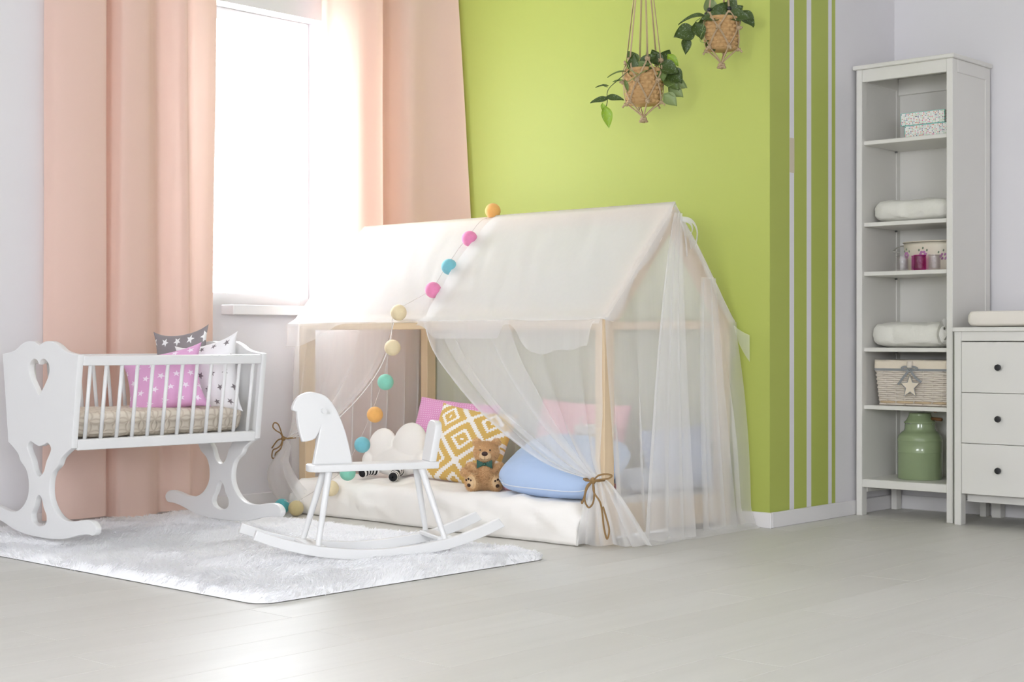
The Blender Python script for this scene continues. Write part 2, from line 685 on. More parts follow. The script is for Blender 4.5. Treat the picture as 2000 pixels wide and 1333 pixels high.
MB().tube([(-2.08, -2.1, 2.625), (-2.08, -0.03, 2.625)], 0.012, 10).obj('rod', LACQUER, rod, True)
for y in (-2.07, -1.16, -0.07):
    box('bracket', LACQUER, rod, -2.19, -2.08, y, y + 0.02, 2.61, 2.64, 0.002)

# ------------------------------------------------------------------ house bed frame
TX0, TX1, TY0, TY1, ZE, ZR = -1.935, -0.160, -0.875, -0.050, 0.850, 1.300
YM = (TY0 + TY1) / 2 + 0.01
bed = thing('house_bed', 'pale pine house shaped bed frame draped with white sheers', 'bed', (0, 0, 0))
pwx, pwy = 0.046, 0.060
for x in (TX0, TX1 - pwx):
    for y in (TY0, TY1 - pwy):
        box('post', PINE, bed, x, x + pwx, y, y + pwy, 0, ZE, 0.003)
for y in (TY0, TY1 - 0.035):
    box('eave_beam', PINE_X, bed, TX0 + pwx, TX1 - pwx, y, y + 0.035, ZE - 0.035, ZE, 0.003)
box('ridge_beam', PINE_X, bed, TX0 + 0.03, TX1 - 0.03, YM - 0.018, YM + 0.018, ZR - 0.06, ZR - 0.005, 0.003)
WOOD_SLOPE = wood('pale_pine_rafter', lin(232, 212, 180), lin(210, 182, 145), 0.55, axis=1)
for x in (TX0 - 0.004, TX1 - 0.026):
    for s in (-1, 1):
        y0 = TY0 if s < 0 else TY1
        n = Vector((0, YM - y0, ZR - ZE)).normalized()
        d = Vector((0, -n.z, n.y)) * (0.062 if s < 0 else -0.062)
        if d.z > 0:
            d = -d
        a, b = Vector((x, y0, ZE)), Vector((x, YM, ZR))
        ex = Vector((0.03, 0, 0))
        end_dn = Vector((x, YM, ZR - 0.062 / abs(n.y)))
        eave_dn = a + d - n * (d.z / n.z if False else 0)
        pts = [a + d, a + d + ex, a + ex, a, end_dn, end_dn + ex, b + ex, b]
        MB().hull([pts[0], pts[1], pts[2], pts[3], pts[4], pts[5], pts[6], pts[7]]).obj('rafter', WOOD_SLOPE, bed)
for x in (TX0, TX1 - 0.022):
    box('base_rail', WOOD_SLOPE, bed, x, x + 0.022, TY0 + pwy, TY1 - pwy, 0.03, 0.145, 0.003)
for x, y, z in ((TX1 - 0.0, TY0 + 0.035, ZE - 0.01), (TX1, YM - 0.025, ZR - 0.045), (TX1, YM + 0.025, ZR - 0.045), (TX1, TY1 - 0.035, ZE - 0.01)):
    MB().ball((x, y, z), 0.0038, 1, (0.5, 1, 1)).obj('screw_head', paint('screw', lin(120, 116, 112), 0.4, Metallic=0.6), bed, True)

# ------------------------------------------------------------------ mattress in a white cover
COVER = cloth('white_cotton_cover', lin(247, 244, 239), 0.0, 300, 0.25, wrinkle=1.0)


def mattress_mesh():
    x0, x1, y0, y1, h = -1.885, -0.215, -0.945, -0.12, 0.155
    nu, nv = 140, 70

    r = 0.045

    def f(u, v):
        # v runs round the section: front hem, front face, rounded edge, top, back
        x = x0 + (x1 - x0) * u
        e = min(u, 1 - u)
        k = smoothstep(0, 0.03, e)
        yf = y0 - 0.010 + 0.018 * math.sin(x * 3.1 + 0.5) + 0.008 * fbm(x * 5, 1.3) - 0.03 * smoothstep(-1.3, -1.8, x)
        hh = h * (0.72 + 0.28 * k)
        s = v * 1.14
        if s < 0.12:
            t = s / 0.12
            p, n = Vector((x, yf, 0.004 + (hh - r) * t)), Vector((0, -1, 0))
            amp = math.sin(math.pi * (0.08 + 0.6 * t))
        elif s < 0.20:
            a = (s - 0.12) / 0.08 * math.pi / 2
            p, n = Vector((x, yf + r - r * math.cos(a), hh - r + r * math.sin(a))), Vector((0, -math.cos(a), math.sin(a)))
            amp = 0.9
        elif s < 1.0:
            t = (s - 0.20) / 0.80
            p, n = Vector((x, yf + r + (y1 - yf - r) * t, hh)), Vector((0, 0, 1))
            amp = 0.8 * (1 - smoothstep(0.85, 1, t))
        else:
            t = (s - 1.0) / 0.14
            p, n = Vector((x, y1, hh * (1 - t) + 0.003)), Vector((0, 1, 0))
            amp = 0
        q = p.y * 0.6 + p.z
        fold = 0.013 * fbm(x * 6.5, q * 9, 2) + 0.007 * fbm(x * 17, q * 13, 5) + 0.012 * math.sin(math.pi * min(1, s / 0.2)) * (1 if s < 0.2 else 0)
        fold += 0.011 * max(0, math.sin((x * 1.3 + q * 3.1) * 9 + 2 * fbm(x * 3, q * 3))) ** 3
        p = p + n * amp * fold * (0.4 + 0.6 * k)
        return p
    me = grid(f, nu, nv)
    bm = bmesh.new()
    bm.from_mesh(me)
    ed = [e for e in bm.edges if e.is_boundary]
    bmesh.ops.holes_fill(bm, edges=ed)
    bmesh.ops.recalc_face_normals(bm, faces=bm.faces[:])
    bm.to_mesh(me)
    bm.free()
    return me


tag(link_obj('mattress', mattress_mesh(), COVER), 'mattress in a creased white cotton cover on the floor of the house bed', 'mattress')

# ------------------------------------------------------------------ white cloths of the house bed
ROOF_CLOTH = sheer('white_roof_cloth', 0.85, (0.97, 0.97, 0.965, 1), 0.03)
SHEER = sheer('white_sheer', 0.47)
SHEER_THIN = sheer('white_sheer_thin', 0.36)
SHEER_LEFT = sheer('white_sheer_window_side', 0.76)
SHEER_BACK = sheer('white_sheer_dense', 0.90)


def roof_pt(x, s, off):
    """s -1 front eave .. 0 ridge .. 1 rear eave, off = distance above the frame"""
    if s <= 0:
        y0 = TY0
        y = YM + (y0 - YM) * (-s)
        z = ZR + (ZE - ZR) * (-s)
        n = Vector((0, -(ZR - ZE), YM - y0)).normalized()
    else:
        y0 = TY1
        y = YM + (y0 - YM) * s
        z = ZR + (ZE - ZR) * s
        n = Vector((0, ZR - ZE, y0 - YM)).normalized()
    k = smoothstep(0, 0.12, abs(s))
    n = Vector((0, n.y * k, n.z * k + (1 - k))).normalized()
    return Vector((x, y, z)) + n * off


def roof_cloth(name, label, xa, xb, front_flap, rear_flap, off, lift=0.0, seed=0, edge=None, wrap=False):
    L = 0.60
    segs = []
    nv = 70

    def f(u, v):
        # v 0..0.12 front flap, 0.12..0.5 front slope, 0.5..0.88 rear slope, 0.88..1 rear flap
        drop = 0.0
        uu = u
        if wrap:
            drop = max(0.0, (u - 0.94) / 0.06)
            uu = min(1.0, u / 0.94)
        x = xa + (xb - xa) * uu + 0.006 * drop
        if v < 0.12:
            t = 1 - v / 0.12
            q = roof_pt(x, -1.0, off + 0.004)
            ln = front_flap(x)
            return Vector((x + 0.008 * fbm(x * 9, t), q.y - 0.034 - 0.010 * t * fbm(x * 14, 2, seed) - 0.006 * t, q.z - 0.012 - ln * t))
        if v > 0.88:
            t = (v - 0.88) / 0.12
            q = roof_pt(x, 1.0, off + 0.004)
            ln = rear_flap(x)
            return Vector((x, q.y + 0.010 + 0.004 * fbm(x * 9, 1, seed), q.z - 0.012 - ln * t))
        s = (v - 0.5) / 0.38
        sag = 0.010 * math.sin(math.pi * abs(s)) * (0.5 + 0.9 * fbm(x * 3.2 + seed, s * 0.8, seed))
        cr = 0.0035 * fbm((x + 0.25 * s) * 15 + seed, s * 2.2, 3) * math.sin(math.pi * min(1, abs(s) * 1.02)) ** 0.5
        o = off + sag * 0.8 + cr
        if lift and s < 0:
            g = max(0.0, 1 - (x - xa) / 0.10)
            o += lift * g * g * math.sin(math.pi * min(1, -s * 0.98))
        if edge:
            x += edge(s) * (1 - u) ** 6
        o -= 0.055 * drop * (0.8 + 0.3 * fbm(s * 4, 3)) * min(1, abs(s) * 8)
        return roof_pt(x, s, o)
    me = grid(f, 110, nv)
    me.materials.append(ROOF_CLOTH)
    me.materials.append(SHEER)
    for k, p in enumerate(me.polygons):
        vv = (k // 110 + 0.5) / nv
        if vv < 0.115 or vv > 0.885:
            p.material_index = 1
    o = link_obj(name, me)
    return tag(o, label, 'cloth')


def flap_left(x):
    return 0.006 + 0.10 * smoothstep(-1.55, -1.90, x)


def flap_right(x):
    return 0.02 + 0.055 * smoothstep(-1.10, -1.00, x) * (1 - smoothstep(-0.66, -0.62, x)) + (0.10 - 0.04 * fbm(x * 6)) * smoothstep(-0.60, -0.48, x) * (1 - smoothstep(-0.20, -0.17, x))


roof_cloth('roof_cloth', 'taut white roof cloth on the house bed, nearest the window', -1.962, -1.06, flap_left, lambda x: 0.07, 0.010, seed=2)
roof_cloth('roof_cloth', 'creased white roof cloth on the house bed, its edge lying over the ball garland', -1.108, -0.150, flap_right,
           lambda x: 0.05 + 0.10 * smoothstep(-0.35, -0.15, x), 0.015, lift=0.024, wrap=True, seed=8, edge=lambda s: 0.012 * fbm(s * 5))


def blend_sheet(A, B, nu, nv, pleats, amp, shift, normal, seed=0, ripple=0.0):
    """a gathered cloth between two edge curves A(v), B(v); folds push along normal and overlap sideways"""
    def f(u, v):
        ph = 2 * math.pi * pleats * u + 1.7 * fbm(u * 3 + seed, 0.3) + 0.6 * fbm(u * 5, v * 1.3, seed)
        w = u + shift(v) * math.sin(ph) / max(1, pleats)
        w = min(1.02, max(-0.02, w))
        p = Vector(A(v)).lerp(Vector(B(v)), w)
        p = p + Vector(normal) * (amp(v) * math.cos(ph) + ripple * fbm(u * 12, v * 5, seed))
        return p
    return grid(f, nu, nv)


def curve_fn(tab):
    """piecewise smooth curve through points, by equal parameter"""
    pts = spline3(tab, 8)
    n = len(pts) - 1

    def g(v):
        k = min(max(v, 0), 1) * n
        i = min(int(k), n - 1)
        return pts[i].lerp(pts[i + 1], k - i)
    return g


def ribbon(pts, w, nrm, n=10):
    """a narrow folded band along a path"""
    P = spline3(pts, n)
    nrm = Vector(nrm).normalized()
    vs, fs = [], []
    for i, p in enumerate(P):
        d = (P[min(i + 1, len(P) - 1)] - P[max(i - 1, 0)]).normalized()
        s = d.cross(nrm).normalized() * w / 2
        vs += [p - s, p + s]
        if i:
            a = 2 * i
            fs.append((a - 2, a - 1, a + 1, a))
    return mesh(vs, fs)


def hem(parent, pts, mat, w=0.010, name='hem'):
    return MB().tube(pts, 0.0022, 5).obj(name, mat, parent, True)


HEM = sheer('white_hem', 0.80)

# front drape, drawn to the right hand post
fy = -0.905
leadR = curve_fn([(-1.092, fy, .850), (-1.017, fy - .01, .718), (-.856, fy - .02, .575), (-.687, fy - .03, .457), (-.47, fy - .04, .342), (-.315, fy - .04, .283), (-.160, fy - .03, .252)])
trailR = curve_fn([(-.150, fy, .850), (-.148, fy - .003, .70), (-.146, fy - .005, .56), (-.144, fy - .01, .45), (-.142, fy - .015, .36), (-.138, fy - .02, .30), (-.130, fy - .02, .252)])
fr_me = blend_sheet(leadR, trailR, 150, 60, 5, lambda v: 0.005 + 0.020 * math.sin(math.pi * min(1, v)) * v, lambda v: 0.04 + 0.34 * smoothstep(0.2, 1, v), (0, -1, 0), 3)
front_r = tag(link_obj('front_drape', fr_me, SHEER), 'white sheer drape drawn aside and tied to the bed post next to the blue pillow', 'drape')
hem(front_r, [leadR(i / 40) + Vector((0, -0.004, 0)) for i in range(41)], HEM)
# second, narrower length of the same drape lying over the first
lead2 = curve_fn([(-1.02, fy - .012, .850), (-.92, fy - .02, .70), (-.72, fy - .035, .52), (-.55, fy - .045, .42), (-.38, fy - .05, .335), (-.26, fy - .05, .285), (-.155, fy - .035, .252)])
trail2 = curve_fn([(-.62, fy - .012, .850), (-.54, fy - .02, .70), (-.43, fy - .03, .56), (-.34, fy - .035, .45), (-.25, fy - .035, .36), (-.19, fy - .03, .30), (-.14, fy - .03, .252)])
o2 = link_obj('overlay_fold', blend_sheet(lead2, trail2, 90, 50, 2, lambda v: 0.004 + 0.014 * v, lambda v: 0.15 + 0.2 * v, (0, -1, 0), 11), SHEER_THIN, front_r)


def skirt(top, bottom, nu, nv, pleats, amp, nrm, bulge=0.0, seed=0):
    T0, T1 = Vector(top[0]), Vector(top[1])
    B0, B1 = Vector(bottom[0]), Vector(bottom[1])
    nrm = Vector(nrm).normalized()

    def f(u, v):
        ph = 2 * math.pi * pleats * u + 1.2 * fbm(u * 3, seed)
        w = min(1, max(0, u + 0.5 * math.sin(ph) / pleats * (1 - 0.4 * v)))
        a, b = T0.lerp(T1, w), B0.lerp(B1, w)
        vv = v ** 0.8
        p = a.lerp(b, vv)
        p = p + nrm * (amp * (0.15 + v) * math.cos(ph) + bulge * math.sin(math.pi * v))
        p.z = a.z + (b.z - a.z) * v
        if v > 0.97:
            p.z += 0.004 * (1 + math.sin(ph * 1.5))
        return p
    return grid(f, nu, nv)


sk = link_obj('skirt', skirt([(-.175, fy - .03, .255), (-.115, fy - .015, .255)], [(-.215, -.965, .006), (.015, -.80, .006)], 90, 26, 5, 0.022, (0.45, -0.9, 0), 0.01, 2), SHEER, front_r)

# front drape, drawn to the left hand post
leadL = curve_fn([(-1.271, fy, .850), (-1.316, fy - .01, .695), (-1.422, fy - .02, .563), (-1.604, fy - .02, .43), (-1.776, fy - .02, .36), (-1.925, fy - .02, .330)])
trailL = curve_fn([(-1.90, fy, .850), (-1.935, fy, .70), (-1.945, fy, .56), (-1.945, fy, .45), (-1.945, fy - .005, .38), (-1.950, fy - .01, .330)])
front_l = tag(link_obj('front_drape', blend_sheet(leadL, trailL, 110, 50, 4, lambda v: 0.004 + 0.012 * v, lambda v: 0.05 + 0.3 * v, (0, -1, 0), 6), SHEER_THIN),
              'white sheer drape drawn aside and tied to the bed post beside the cradle', 'drape')
hem(front_l, [leadL(i / 40) + Vector((0, -0.004, 0)) for i in range(41)], HEM)


def bag(u, v):
    ph = 2 * math.pi * 2 * u + fbm(u * 3)
    xl = interp([(0, -1.952), (.25, -1.995), (.5, -2.035), (.75, -2.03), (1, -1.965)], v)[0]
    xr = interp([(0, -1.915), (.25, -1.90), (.5, -1.82), (.75, -1.74), (1, -1.72)], v)[0]
    w = min(1, max(0, u + 0.04 * math.sin(ph)))
    return Vector((xl + (xr - xl) * w, -0.935 - 0.055 * math.sin(math.pi * min(1, v * 0.9)) + 0.014 * math.cos(ph) * (0.3 + v), 0.330 - 0.310 * v - 0.03 * u * (1 - v)))


link_obj('skirt', grid(bag, 70, 30), SHEER, front_l)

# side and back drapes
def gable_top(y, off=0.0):
    t = (y - TY0) / (YM - TY0) if y < YM else (TY1 - y) / (TY1 - YM)
    return ZE + (ZR - ZE) * min(1, max(0, t)) + 0.004 + off


def gable_sheet(xt, xb, ya, yb, pleats, amp, seed, zb=0.01, sgn=1, out=None, yspread=None):
    def f(u, v):
        ph = 2 * math.pi * pleats * u + 1.5 * fbm(u * 4 + seed, 0.2) + 0.5 * fbm(u * 3, v * 1.5, seed)
        w = u + 0.26 * math.sin(ph) / pleats * smoothstep(0.0, 0.7, v)
        w = min(1, max(0, w))
        y = ya + (yb - ya) * w
        zt = gable_top(ya + (yb - ya) * u)
        if yspread:
            y = y + yspread(w, v)
        z = zt + (zb - zt) * v
        x = xt + (xb - xt) * v ** 1.5 + sgn * amp * math.cos(ph) * (0.15 + 0.85 * v)
        if out:
            x += out(w, v)
        return Vector((x, min(y, -0.012), z))
    return f


gr = link_obj('gable_drape', grid(gable_sheet(-0.142, -0.095, -0.895, -0.045, 6, 0.014, 5, 0.006, 1,
              out=lambda w, v: 0.035 * smoothstep(0.8, 1, w) * math.sin(math.pi * min(1, v * 0.8)) + 0.02 * v * smoothstep(0.9, 1, v),
              yspread=lambda w, v: 0.05 * smoothstep(0.85, 1, w) * v), 150, 50), SHEER)
tag(gr, 'white sheer drape falling to the floor over the open gable beside the striped wall', 'drape')


def fan(ta, tb, ba, bb, zt, xt, xb, pleats, amp, seed):
    def f(u, v):
        ph = 2 * math.pi * pleats * u + fbm(u * 3 + seed)
        w = min(1, max(0, u + 0.25 * math.sin(ph) / pleats))
        a = ta + (tb - ta) * w
        b = ba + (bb - ba) * w
        s = v ** 0.85
        y = a + (b - a) * s
        z = zt + (0.006 - zt) * v
        return Vector((xt + (xb - xt) * v ** 1.3 + amp * (0.2 + 0.8 * v) * math.cos(ph), y, z))
    return f


link_obj('gathered_length', grid(fan(-0.475, -0.425, -0.80, -0.47, 1.27, -0.132, -0.045, 3, 0.016, 3), 90, 50), SHEER, gr)
link_obj('gathered_length', grid(fan(-0.30, -0.20, -0.40, -0.16, 1.02, -0.130, -0.062, 2, 0.014, 9), 60, 40), SHEER_THIN, gr)


def puddle(u, v):
    y = -0.78 + 0.74 * u
    r = 0.030 * math.sin(math.pi * v) * (0.8 + 0.5 * fbm(u * 6, 2)) + 0.003
    x = -0.125 + 0.105 * v + 0.012 * fbm(u * 5, 1)
    return Vector((x, min(y, -0.016), r))


link_obj('floor_fold', grid(puddle, 60, 12), SHEER, gr)
for pts in ([(-0.140, -0.43, 1.25), (-0.115, -0.40, 1.235), (-0.11, -0.385, 1.21), (-0.125, -0.38, 1.175), (-0.13, -0.365, 1.13)],
            [(-0.140, -0.43, 1.25), (-0.110, -0.39, 1.24), (-0.105, -0.36, 1.20), (-0.12, -0.35, 1.14)],
            [(-0.135, -0.43, 1.25), (-0.12, -0.42, 1.18), (-0.125, -0.40, 1.10)]):
    link_obj('tie_ribbon', ribbon(pts, 0.022, (1, 0.3, 0.2)), HEM, gr)


def corner_flap(u, v):
    # roof cloth's free corner standing out past the rear post
    a = Vector((-0.165, -0.075, 0.865)).lerp(Vector((-0.150, -0.035, 0.80)), u)
    b = Vector((-0.078, -0.030, 0.790)).lerp(Vector((-0.080, -0.026, 0.68)), u)
    p = a.lerp(b, v)
    p.z -= 0.01 * math.sin(math.pi * v)
    return p


link_obj('corner_flap', grid(corner_flap, 8, 14), SHEER, gr)

gl = link_obj('gable_drape', grid(gable_sheet(-1.948, -1.985, -0.860, -0.06, 8, 0.010, 15, 0.02, -1,
              out=lambda w, v: -0.035 * math.sin(math.pi * v) * smoothstep(0.35, 0, w)), 120, 40), SHEER_LEFT)
tag(gl, 'white sheer drape closing the gable of the house bed on the window side', 'drape')


def backf(u, v):
    ph = 2 * math.pi * 14 * u + 2 * fbm(u * 6)
    x = -1.945 + 1.775 * u + 0.008 * math.sin(ph)
    return Vector((x, -0.034 + 0.008 * math.cos(ph) * (0.4 + 0.6 * v), 0.845 - 0.835 * v))


tag(link_obj('back_drape', grid(backf, 170, 20), SHEER_BACK), 'dense white sheer drape along the green wall at the back of the house bed', 'drape')

# jute bows
def bow(name, label, c, scale, loops, tails, wrap):
    t = thing(name, label, 'twine', c)
    MB().tube(wrap, 0.0042 * scale, 6).obj('wrap', TWINE, t, True)
    MB().ball((0, 0, 0), 0.011 * scale, 2, (1.1, 0.9, 1.2)).obj('knot', TWINE, t, True)
    for p in loops:
        MB().tube(spline3(p, 6), 0.0034 * scale, 6).obj('loop', TWINE, t, True)
    for p in tails:
        MB().tube(spline3(p, 6), 0.0034 * scale, 6).obj('tail', TWINE, t, True)


bow('twine_bow', 'jute twine bow tying the drape next to the blue pillow', (-0.135, -0.972, 0.252), 1.0,
    [[(0, 0, 0), (.03, -.004, .022), (.065, 0, .028), (.085, .004, .024), (.07, .002, .012), (.03, -.002, .006), (0, 0, 0)],
     [(0, 0, 0), (-.022, -.008, -.03), (-.03, -.012, -.07), (-.012, -.012, -.098), (.008, -.01, -.08), (.012, -.008, -.04), (0, 0, 0)]],
    [[(0, 0, 0), (-.022, -.008, -.02), (-.032, -.012, -.06), (-.042, -.012, -.085), (-.044, -.012, -.075)],
     [(0, 0, 0), (.012, -.01, -.04), (.045, -.014, -.075), (.058, -.016, -.12), (.066, -.018, -.165), (.082, -.02, -.205), (.092, -.02, -.17), (.076, -.018, -.125), (.060, -.016, -.09)]],
    [(-.050, .045, .004), (-.056, .015, .002), (-.03, -.006, 0), (0, -.004, 0), (.022, .006, 0), (.030, .03, .002)])
bow('twine_bow', 'jute twine bow tying the drape on the bed post beside the cradle', (-1.948, -0.955, 0.328), 0.9,
    [[(0, 0, 0), (-.018, 0, .022), (-.045, -.004, .034), (-.068, -.004, .050), (-.062, 0, .068), (-.035, 0, .062), (-.014, 0, .03), (0, 0, 0)],
     [(0, 0, 0), (-.006, -.01, -.03), (-.028, -.014, -.045), (-.055, -.014, -.055), (-.062, -.014, -.085), (-.045, -.014, -.09), (-.02, -.012, -.06)]],
    [[(0, 0, 0), (-.03, -.008, -.010), (-.068, -.010, -.046)],
     [(0, 0, 0), (.004, -.01, -.03), (-.008, -.012, -.05), (-.035, -.014, -.066), (-.04, -.014, -.08)]],
    [(.040, .04, .004), (.034, .012, .002), (.014, -.004, 0), (0, -.002, 0), (-.020, .008, 0), (-.022, .035, 0)])

# ------------------------------------------------------------------ garland of thread balls
gar = thing('ball_garland', 'string of pastel thread balls running over the house bed roof down to the floor', 'garland')


def ballmat(name, c):
    m = Mat(name)
    n = m.noise(55, 4, 0.7)
    col = m.mix(n, c, tuple(v * 0.82 for v in c[:3]) + (1,))
    return m.surf(m.bsdf(col, 0.85, bump=m.noise(160, 3, stretch=(1, 1, 3)), strength=0.25, dist=0.003, Sheen_Weight=0.2))


BC = dict(orange=ballmat('thread_orange', lin(246, 184, 104)), pink=ballmat('thread_pink', lin(240, 142, 186)), blue=ballmat('thread_blue', lin(124, 196, 208)),
          cream=ballmat('thread_cream', lin(240, 222, 182)), mint=ballmat('thread_mint', lin(140, 212, 188)), khaki=ballmat('thread_khaki', lin(206, 190, 142)), teal=ballmat('thread_teal', lin(88, 178, 182)))
rn = Vector((0, -(ZR - ZE), YM - TY0)).normalized()
balls = []
for (x, s, c) in ((-1.139, None, 'orange'), (-1.131, 1.179, 'pink'), (-1.138, 1.054, 'blue'), (-1.139, .953, 'pink')):
    if s is None:
        balls.append((Vector((x, YM + 0.012, ZR + 0.036)), c))
    else:
        t = (ZR - s) / (ZR - ZE)
        balls.append((roof_pt(x, -t, 0.040), c))
balls += [(Vector((-1.225, -.925, .885)), 'cream'), (Vector((-1.230, -.955, .738)), 'cream'), (Vector((-1.262, -.965, .594)), 'mint'), (Vector((-1.322, -.97, .456)), 'orange'),
          (Vector((-1.385, -.985, .327)), 'blue'), (Vector((-1.455, -1.005, .206)), 'mint'), (Vector((-1.545, -1.020, .135)), 'cream'), (Vector((-1.760, -1.035, .035)), 'khaki'), (Vector((-1.858, -1.035, .036)), 'teal')]
ball_me = {}
for p, c in balls:
    if c not in ball_me:
        ball_me[c] = MB().ball((0, 0, 0), 0.034, 4).mesh(True)
        ball_me[c].materials.append(BC[c])
    o = bpy.data.objects.new('thread_ball', ball_me[c])
    o.location = p
    o.rotation_euler = (random.random() * 3, random.random() * 3, random.random() * 3)
    o.parent = gar
    COL.objects.link(o)
STRING = paint('garland_string', lin(214, 208, 204), 0.8)
pts = [balls[0][0] + Vector((0, 0.15, -0.15)), balls[0][0] + Vector((-.02, -0.005, -.03))] + [p + Vector((-0.030, 0.01, 0.0)) for p, c in balls[1:5]] + [p + Vector((-.012, 0.004, .032)) for p, c in balls[5:11]] + [p + Vector((0, 0, .03)) for p, c in balls[11:]]
MB().tube(spline3(pts, 8), 0.0013, 5).obj('string', STRING, gar, True)

# ------------------------------------------------------------------ printed fabrics
def star_print(base, star, nx, ny, Ro=0.24, ratio=0.42):
    def fn(m):
        x, y, _ = m.xyz('UV')
        gy = y * ny
        row = gy.floor()
        gx = x * nx + row.mod(2.0) * 0.5
        col = gx.floor()
        px, py = gx.fract() - 0.5, gy.fract() - 0.5
        rho = (px * px + py * py).sqrt()
        rot = (row * 12.7 + col * 7.3).sin() * 0.9
        a = px.atan2(py) + rot
        k = 2 * math.pi / 5
        mm = ((a + k / 2).mod(k) - k / 2).abs()
        Ri = Ro * ratio
        nxx, nyy, d = Ri * math.sin(R(36)), Ro - Ri * math.cos(R(36)), Ro * Ri * math.sin(R(36))
        ins = (rho * (mm.cos() * nxx + mm.sin() * nyy)).lt(d)
        return m.mix(ins, base, star)
    return fn


def dot_print(base, dot, nx, ny, r=0.2):
    def fn(m):
        x, y, _ = m.xyz('UV')
        gy = y * ny
        gx = x * nx + gy.floor().mod(2.0) * 0.5
        px, py = gx.fract() - 0.5, gy.fract() - 0.5
        return m.mix((px * px + py * py).lt(r * r), base, dot)
    return fn


def check_print(base, line, n):
    def fn(m):
        x, y, _ = m.xyz('UV')
        g = (x * n).fract().lt(0.5) * 0.5 + (y * n).fract().lt(0.5) * 0.5
        return m.mix(g, base, line)
    return fn


def ikat_print(gold, white, n=2.0, steps=44):
    def fn(m):
        x, y, _ = m.xyz('UV')
        u = ((x * steps).floor() + 0.5) / steps * n + 0.12
        v = ((y * steps).floor() + 0.5) / steps * n + 0.06
        px, py = (u.fract() - 0.5).abs(), (v.fract() - 0.5).abs()
        d = px + py
        q = d.min(d * -1.0 + 1.0)
        w = q.lt(0.035).max(q.gt(0.17) * q.lt(0.27)).max(q.gt(0.43))
        n2 = m.noise(30, 3)
        return m.mix(w, m.mix(n2, gold, tuple(c * 0.85 for c in gold[:3]) + (1,)), white)
    return fn


def pillow_mesh(w, h, t, pinch=0.08, n=28, seed=0, crease=0.006, power=0.42, ears=0.0, rd=0.0):
    vs, uv, fs = [], [], []
    idx = {}

    def P(u, v, side):
        x = w / 2 * u * (1 - pinch * (1 - v * v) * abs(u))
        z = h / 2 * v * (1 - pinch * (1 - u * u) * abs(v))
        if ears:
            c = (abs(u) * abs(v)) ** 6
            x *= 1 + ears * c
            z *= 1 + ears * c
        if rd:
            x *= 1 - rd * (u * v) ** 4
            z *= 1 - rd * (u * v) ** 4
        th = t / 2 * (max(0, (1 - u * u)) * max(0, (1 - v * v))) ** power
        th *= 1 + 0.12 * fbm(u * 1.3 + seed, v * 1.3, side)
        e = min(1 - abs(u), 1 - abs(v))
        th += crease * fbm(u * 4 + seed, v * 4, side * 3 + seed) * smoothstep(0, 0.35, e)
        return (x, -side * th, z)
    for side in (1, -1):
        for j in range(n + 1):
            for i in range(n + 1):
                u, v = math.sin((i / n * 2 - 1) * math.pi / 2), math.sin((j / n * 2 - 1) * math.pi / 2)
                border = i in (0, n) or j in (0, n)
                key = (i, j, 0 if border else side)
                if key not in idx:
                    idx[key] = len(vs)
                    p = P(u, v, side)
                    vs.append((p[0], 0.0 if border else p[1], p[2]))
                    uv.append((u / 2 + 0.5, v / 2 + 0.5))
        for j in range(n):
            for i in range(n):
                q = []
                for a, b in ((i, j), (i + 1, j), (i + 1, j + 1), (i, j + 1)):
                    q.append(idx[(a, b, 0 if a in (0, n) or b in (0, n) else side)])
                fs.append(q if side == 1 else q[::-1])
    return mesh(vs, fs, True, uv)


def put(o, loc, rx=0.0, ry=0.0, rz=0.0):
    """lean back by rx, roll in its own plane by ry, turn by rz (degrees)"""
    o.matrix_world = Matrix.Translation(loc) @ Matrix.Rotation(R(rz), 4, 'Z') @ Matrix.Rotation(R(rx), 4, 'X') @ Matrix.Rotation(R(ry), 4, 'Y')
    return o


def piping(w, h, pinch, mat, parent, r=0.0022, rd=0.0):
    pts = []
    for i in range(96):
        a = i / 96 * 4
        s, f = int(a), (a % 1) * 2 - 1
        f = math.sin(f * math.pi / 2)
        u, v = ((f, -1), (1, f), (-f, 1), (-1, -f))[s]
        q = 1 - rd * (u * v) ** 4
        pts.append((q * w / 2 * u * (1 - pinch * (1 - v * v) * abs(u)), 0, q * h / 2 * v * (1 - pinch * (1 - u * u) * abs(v))))
    return MB().tube(pts, r, 6, closed=True).obj('piping', mat, parent, True)


CH = 0.155      # mattress top
# --- cushions in the house bed
PINKD = cloth('pink_dotted', None, 0.0, 500, 0.1, color_fn=dot_print(lin(226, 156, 204), lin(244, 206, 232), 34, 34, 0.24))
tag(put(link_obj('cushion', pillow_mesh(.46, .36, .15, .05, seed=1), PINKD), (-1.52, -.31, CH + .160), -16, 4, 8),
    'pink cushion with tiny pale dots leaning on the rear bed post', 'cushion')
IKAT = cloth('gold_ikat', None, 0.0, 400, 0.1, color_fn=ikat_print(lin(226, 188, 104), lin(246, 243, 238), 1.75, 40))
tag(put(link_obj('cushion', pillow_mesh(.395, .350, .13, .06, seed=5, ears=.03), IKAT), (-1.195, -.54, CH + .150), -24, 7, 12),
    'gold and white cushion with stepped diamond pattern behind the teddy bear', 'cushion')

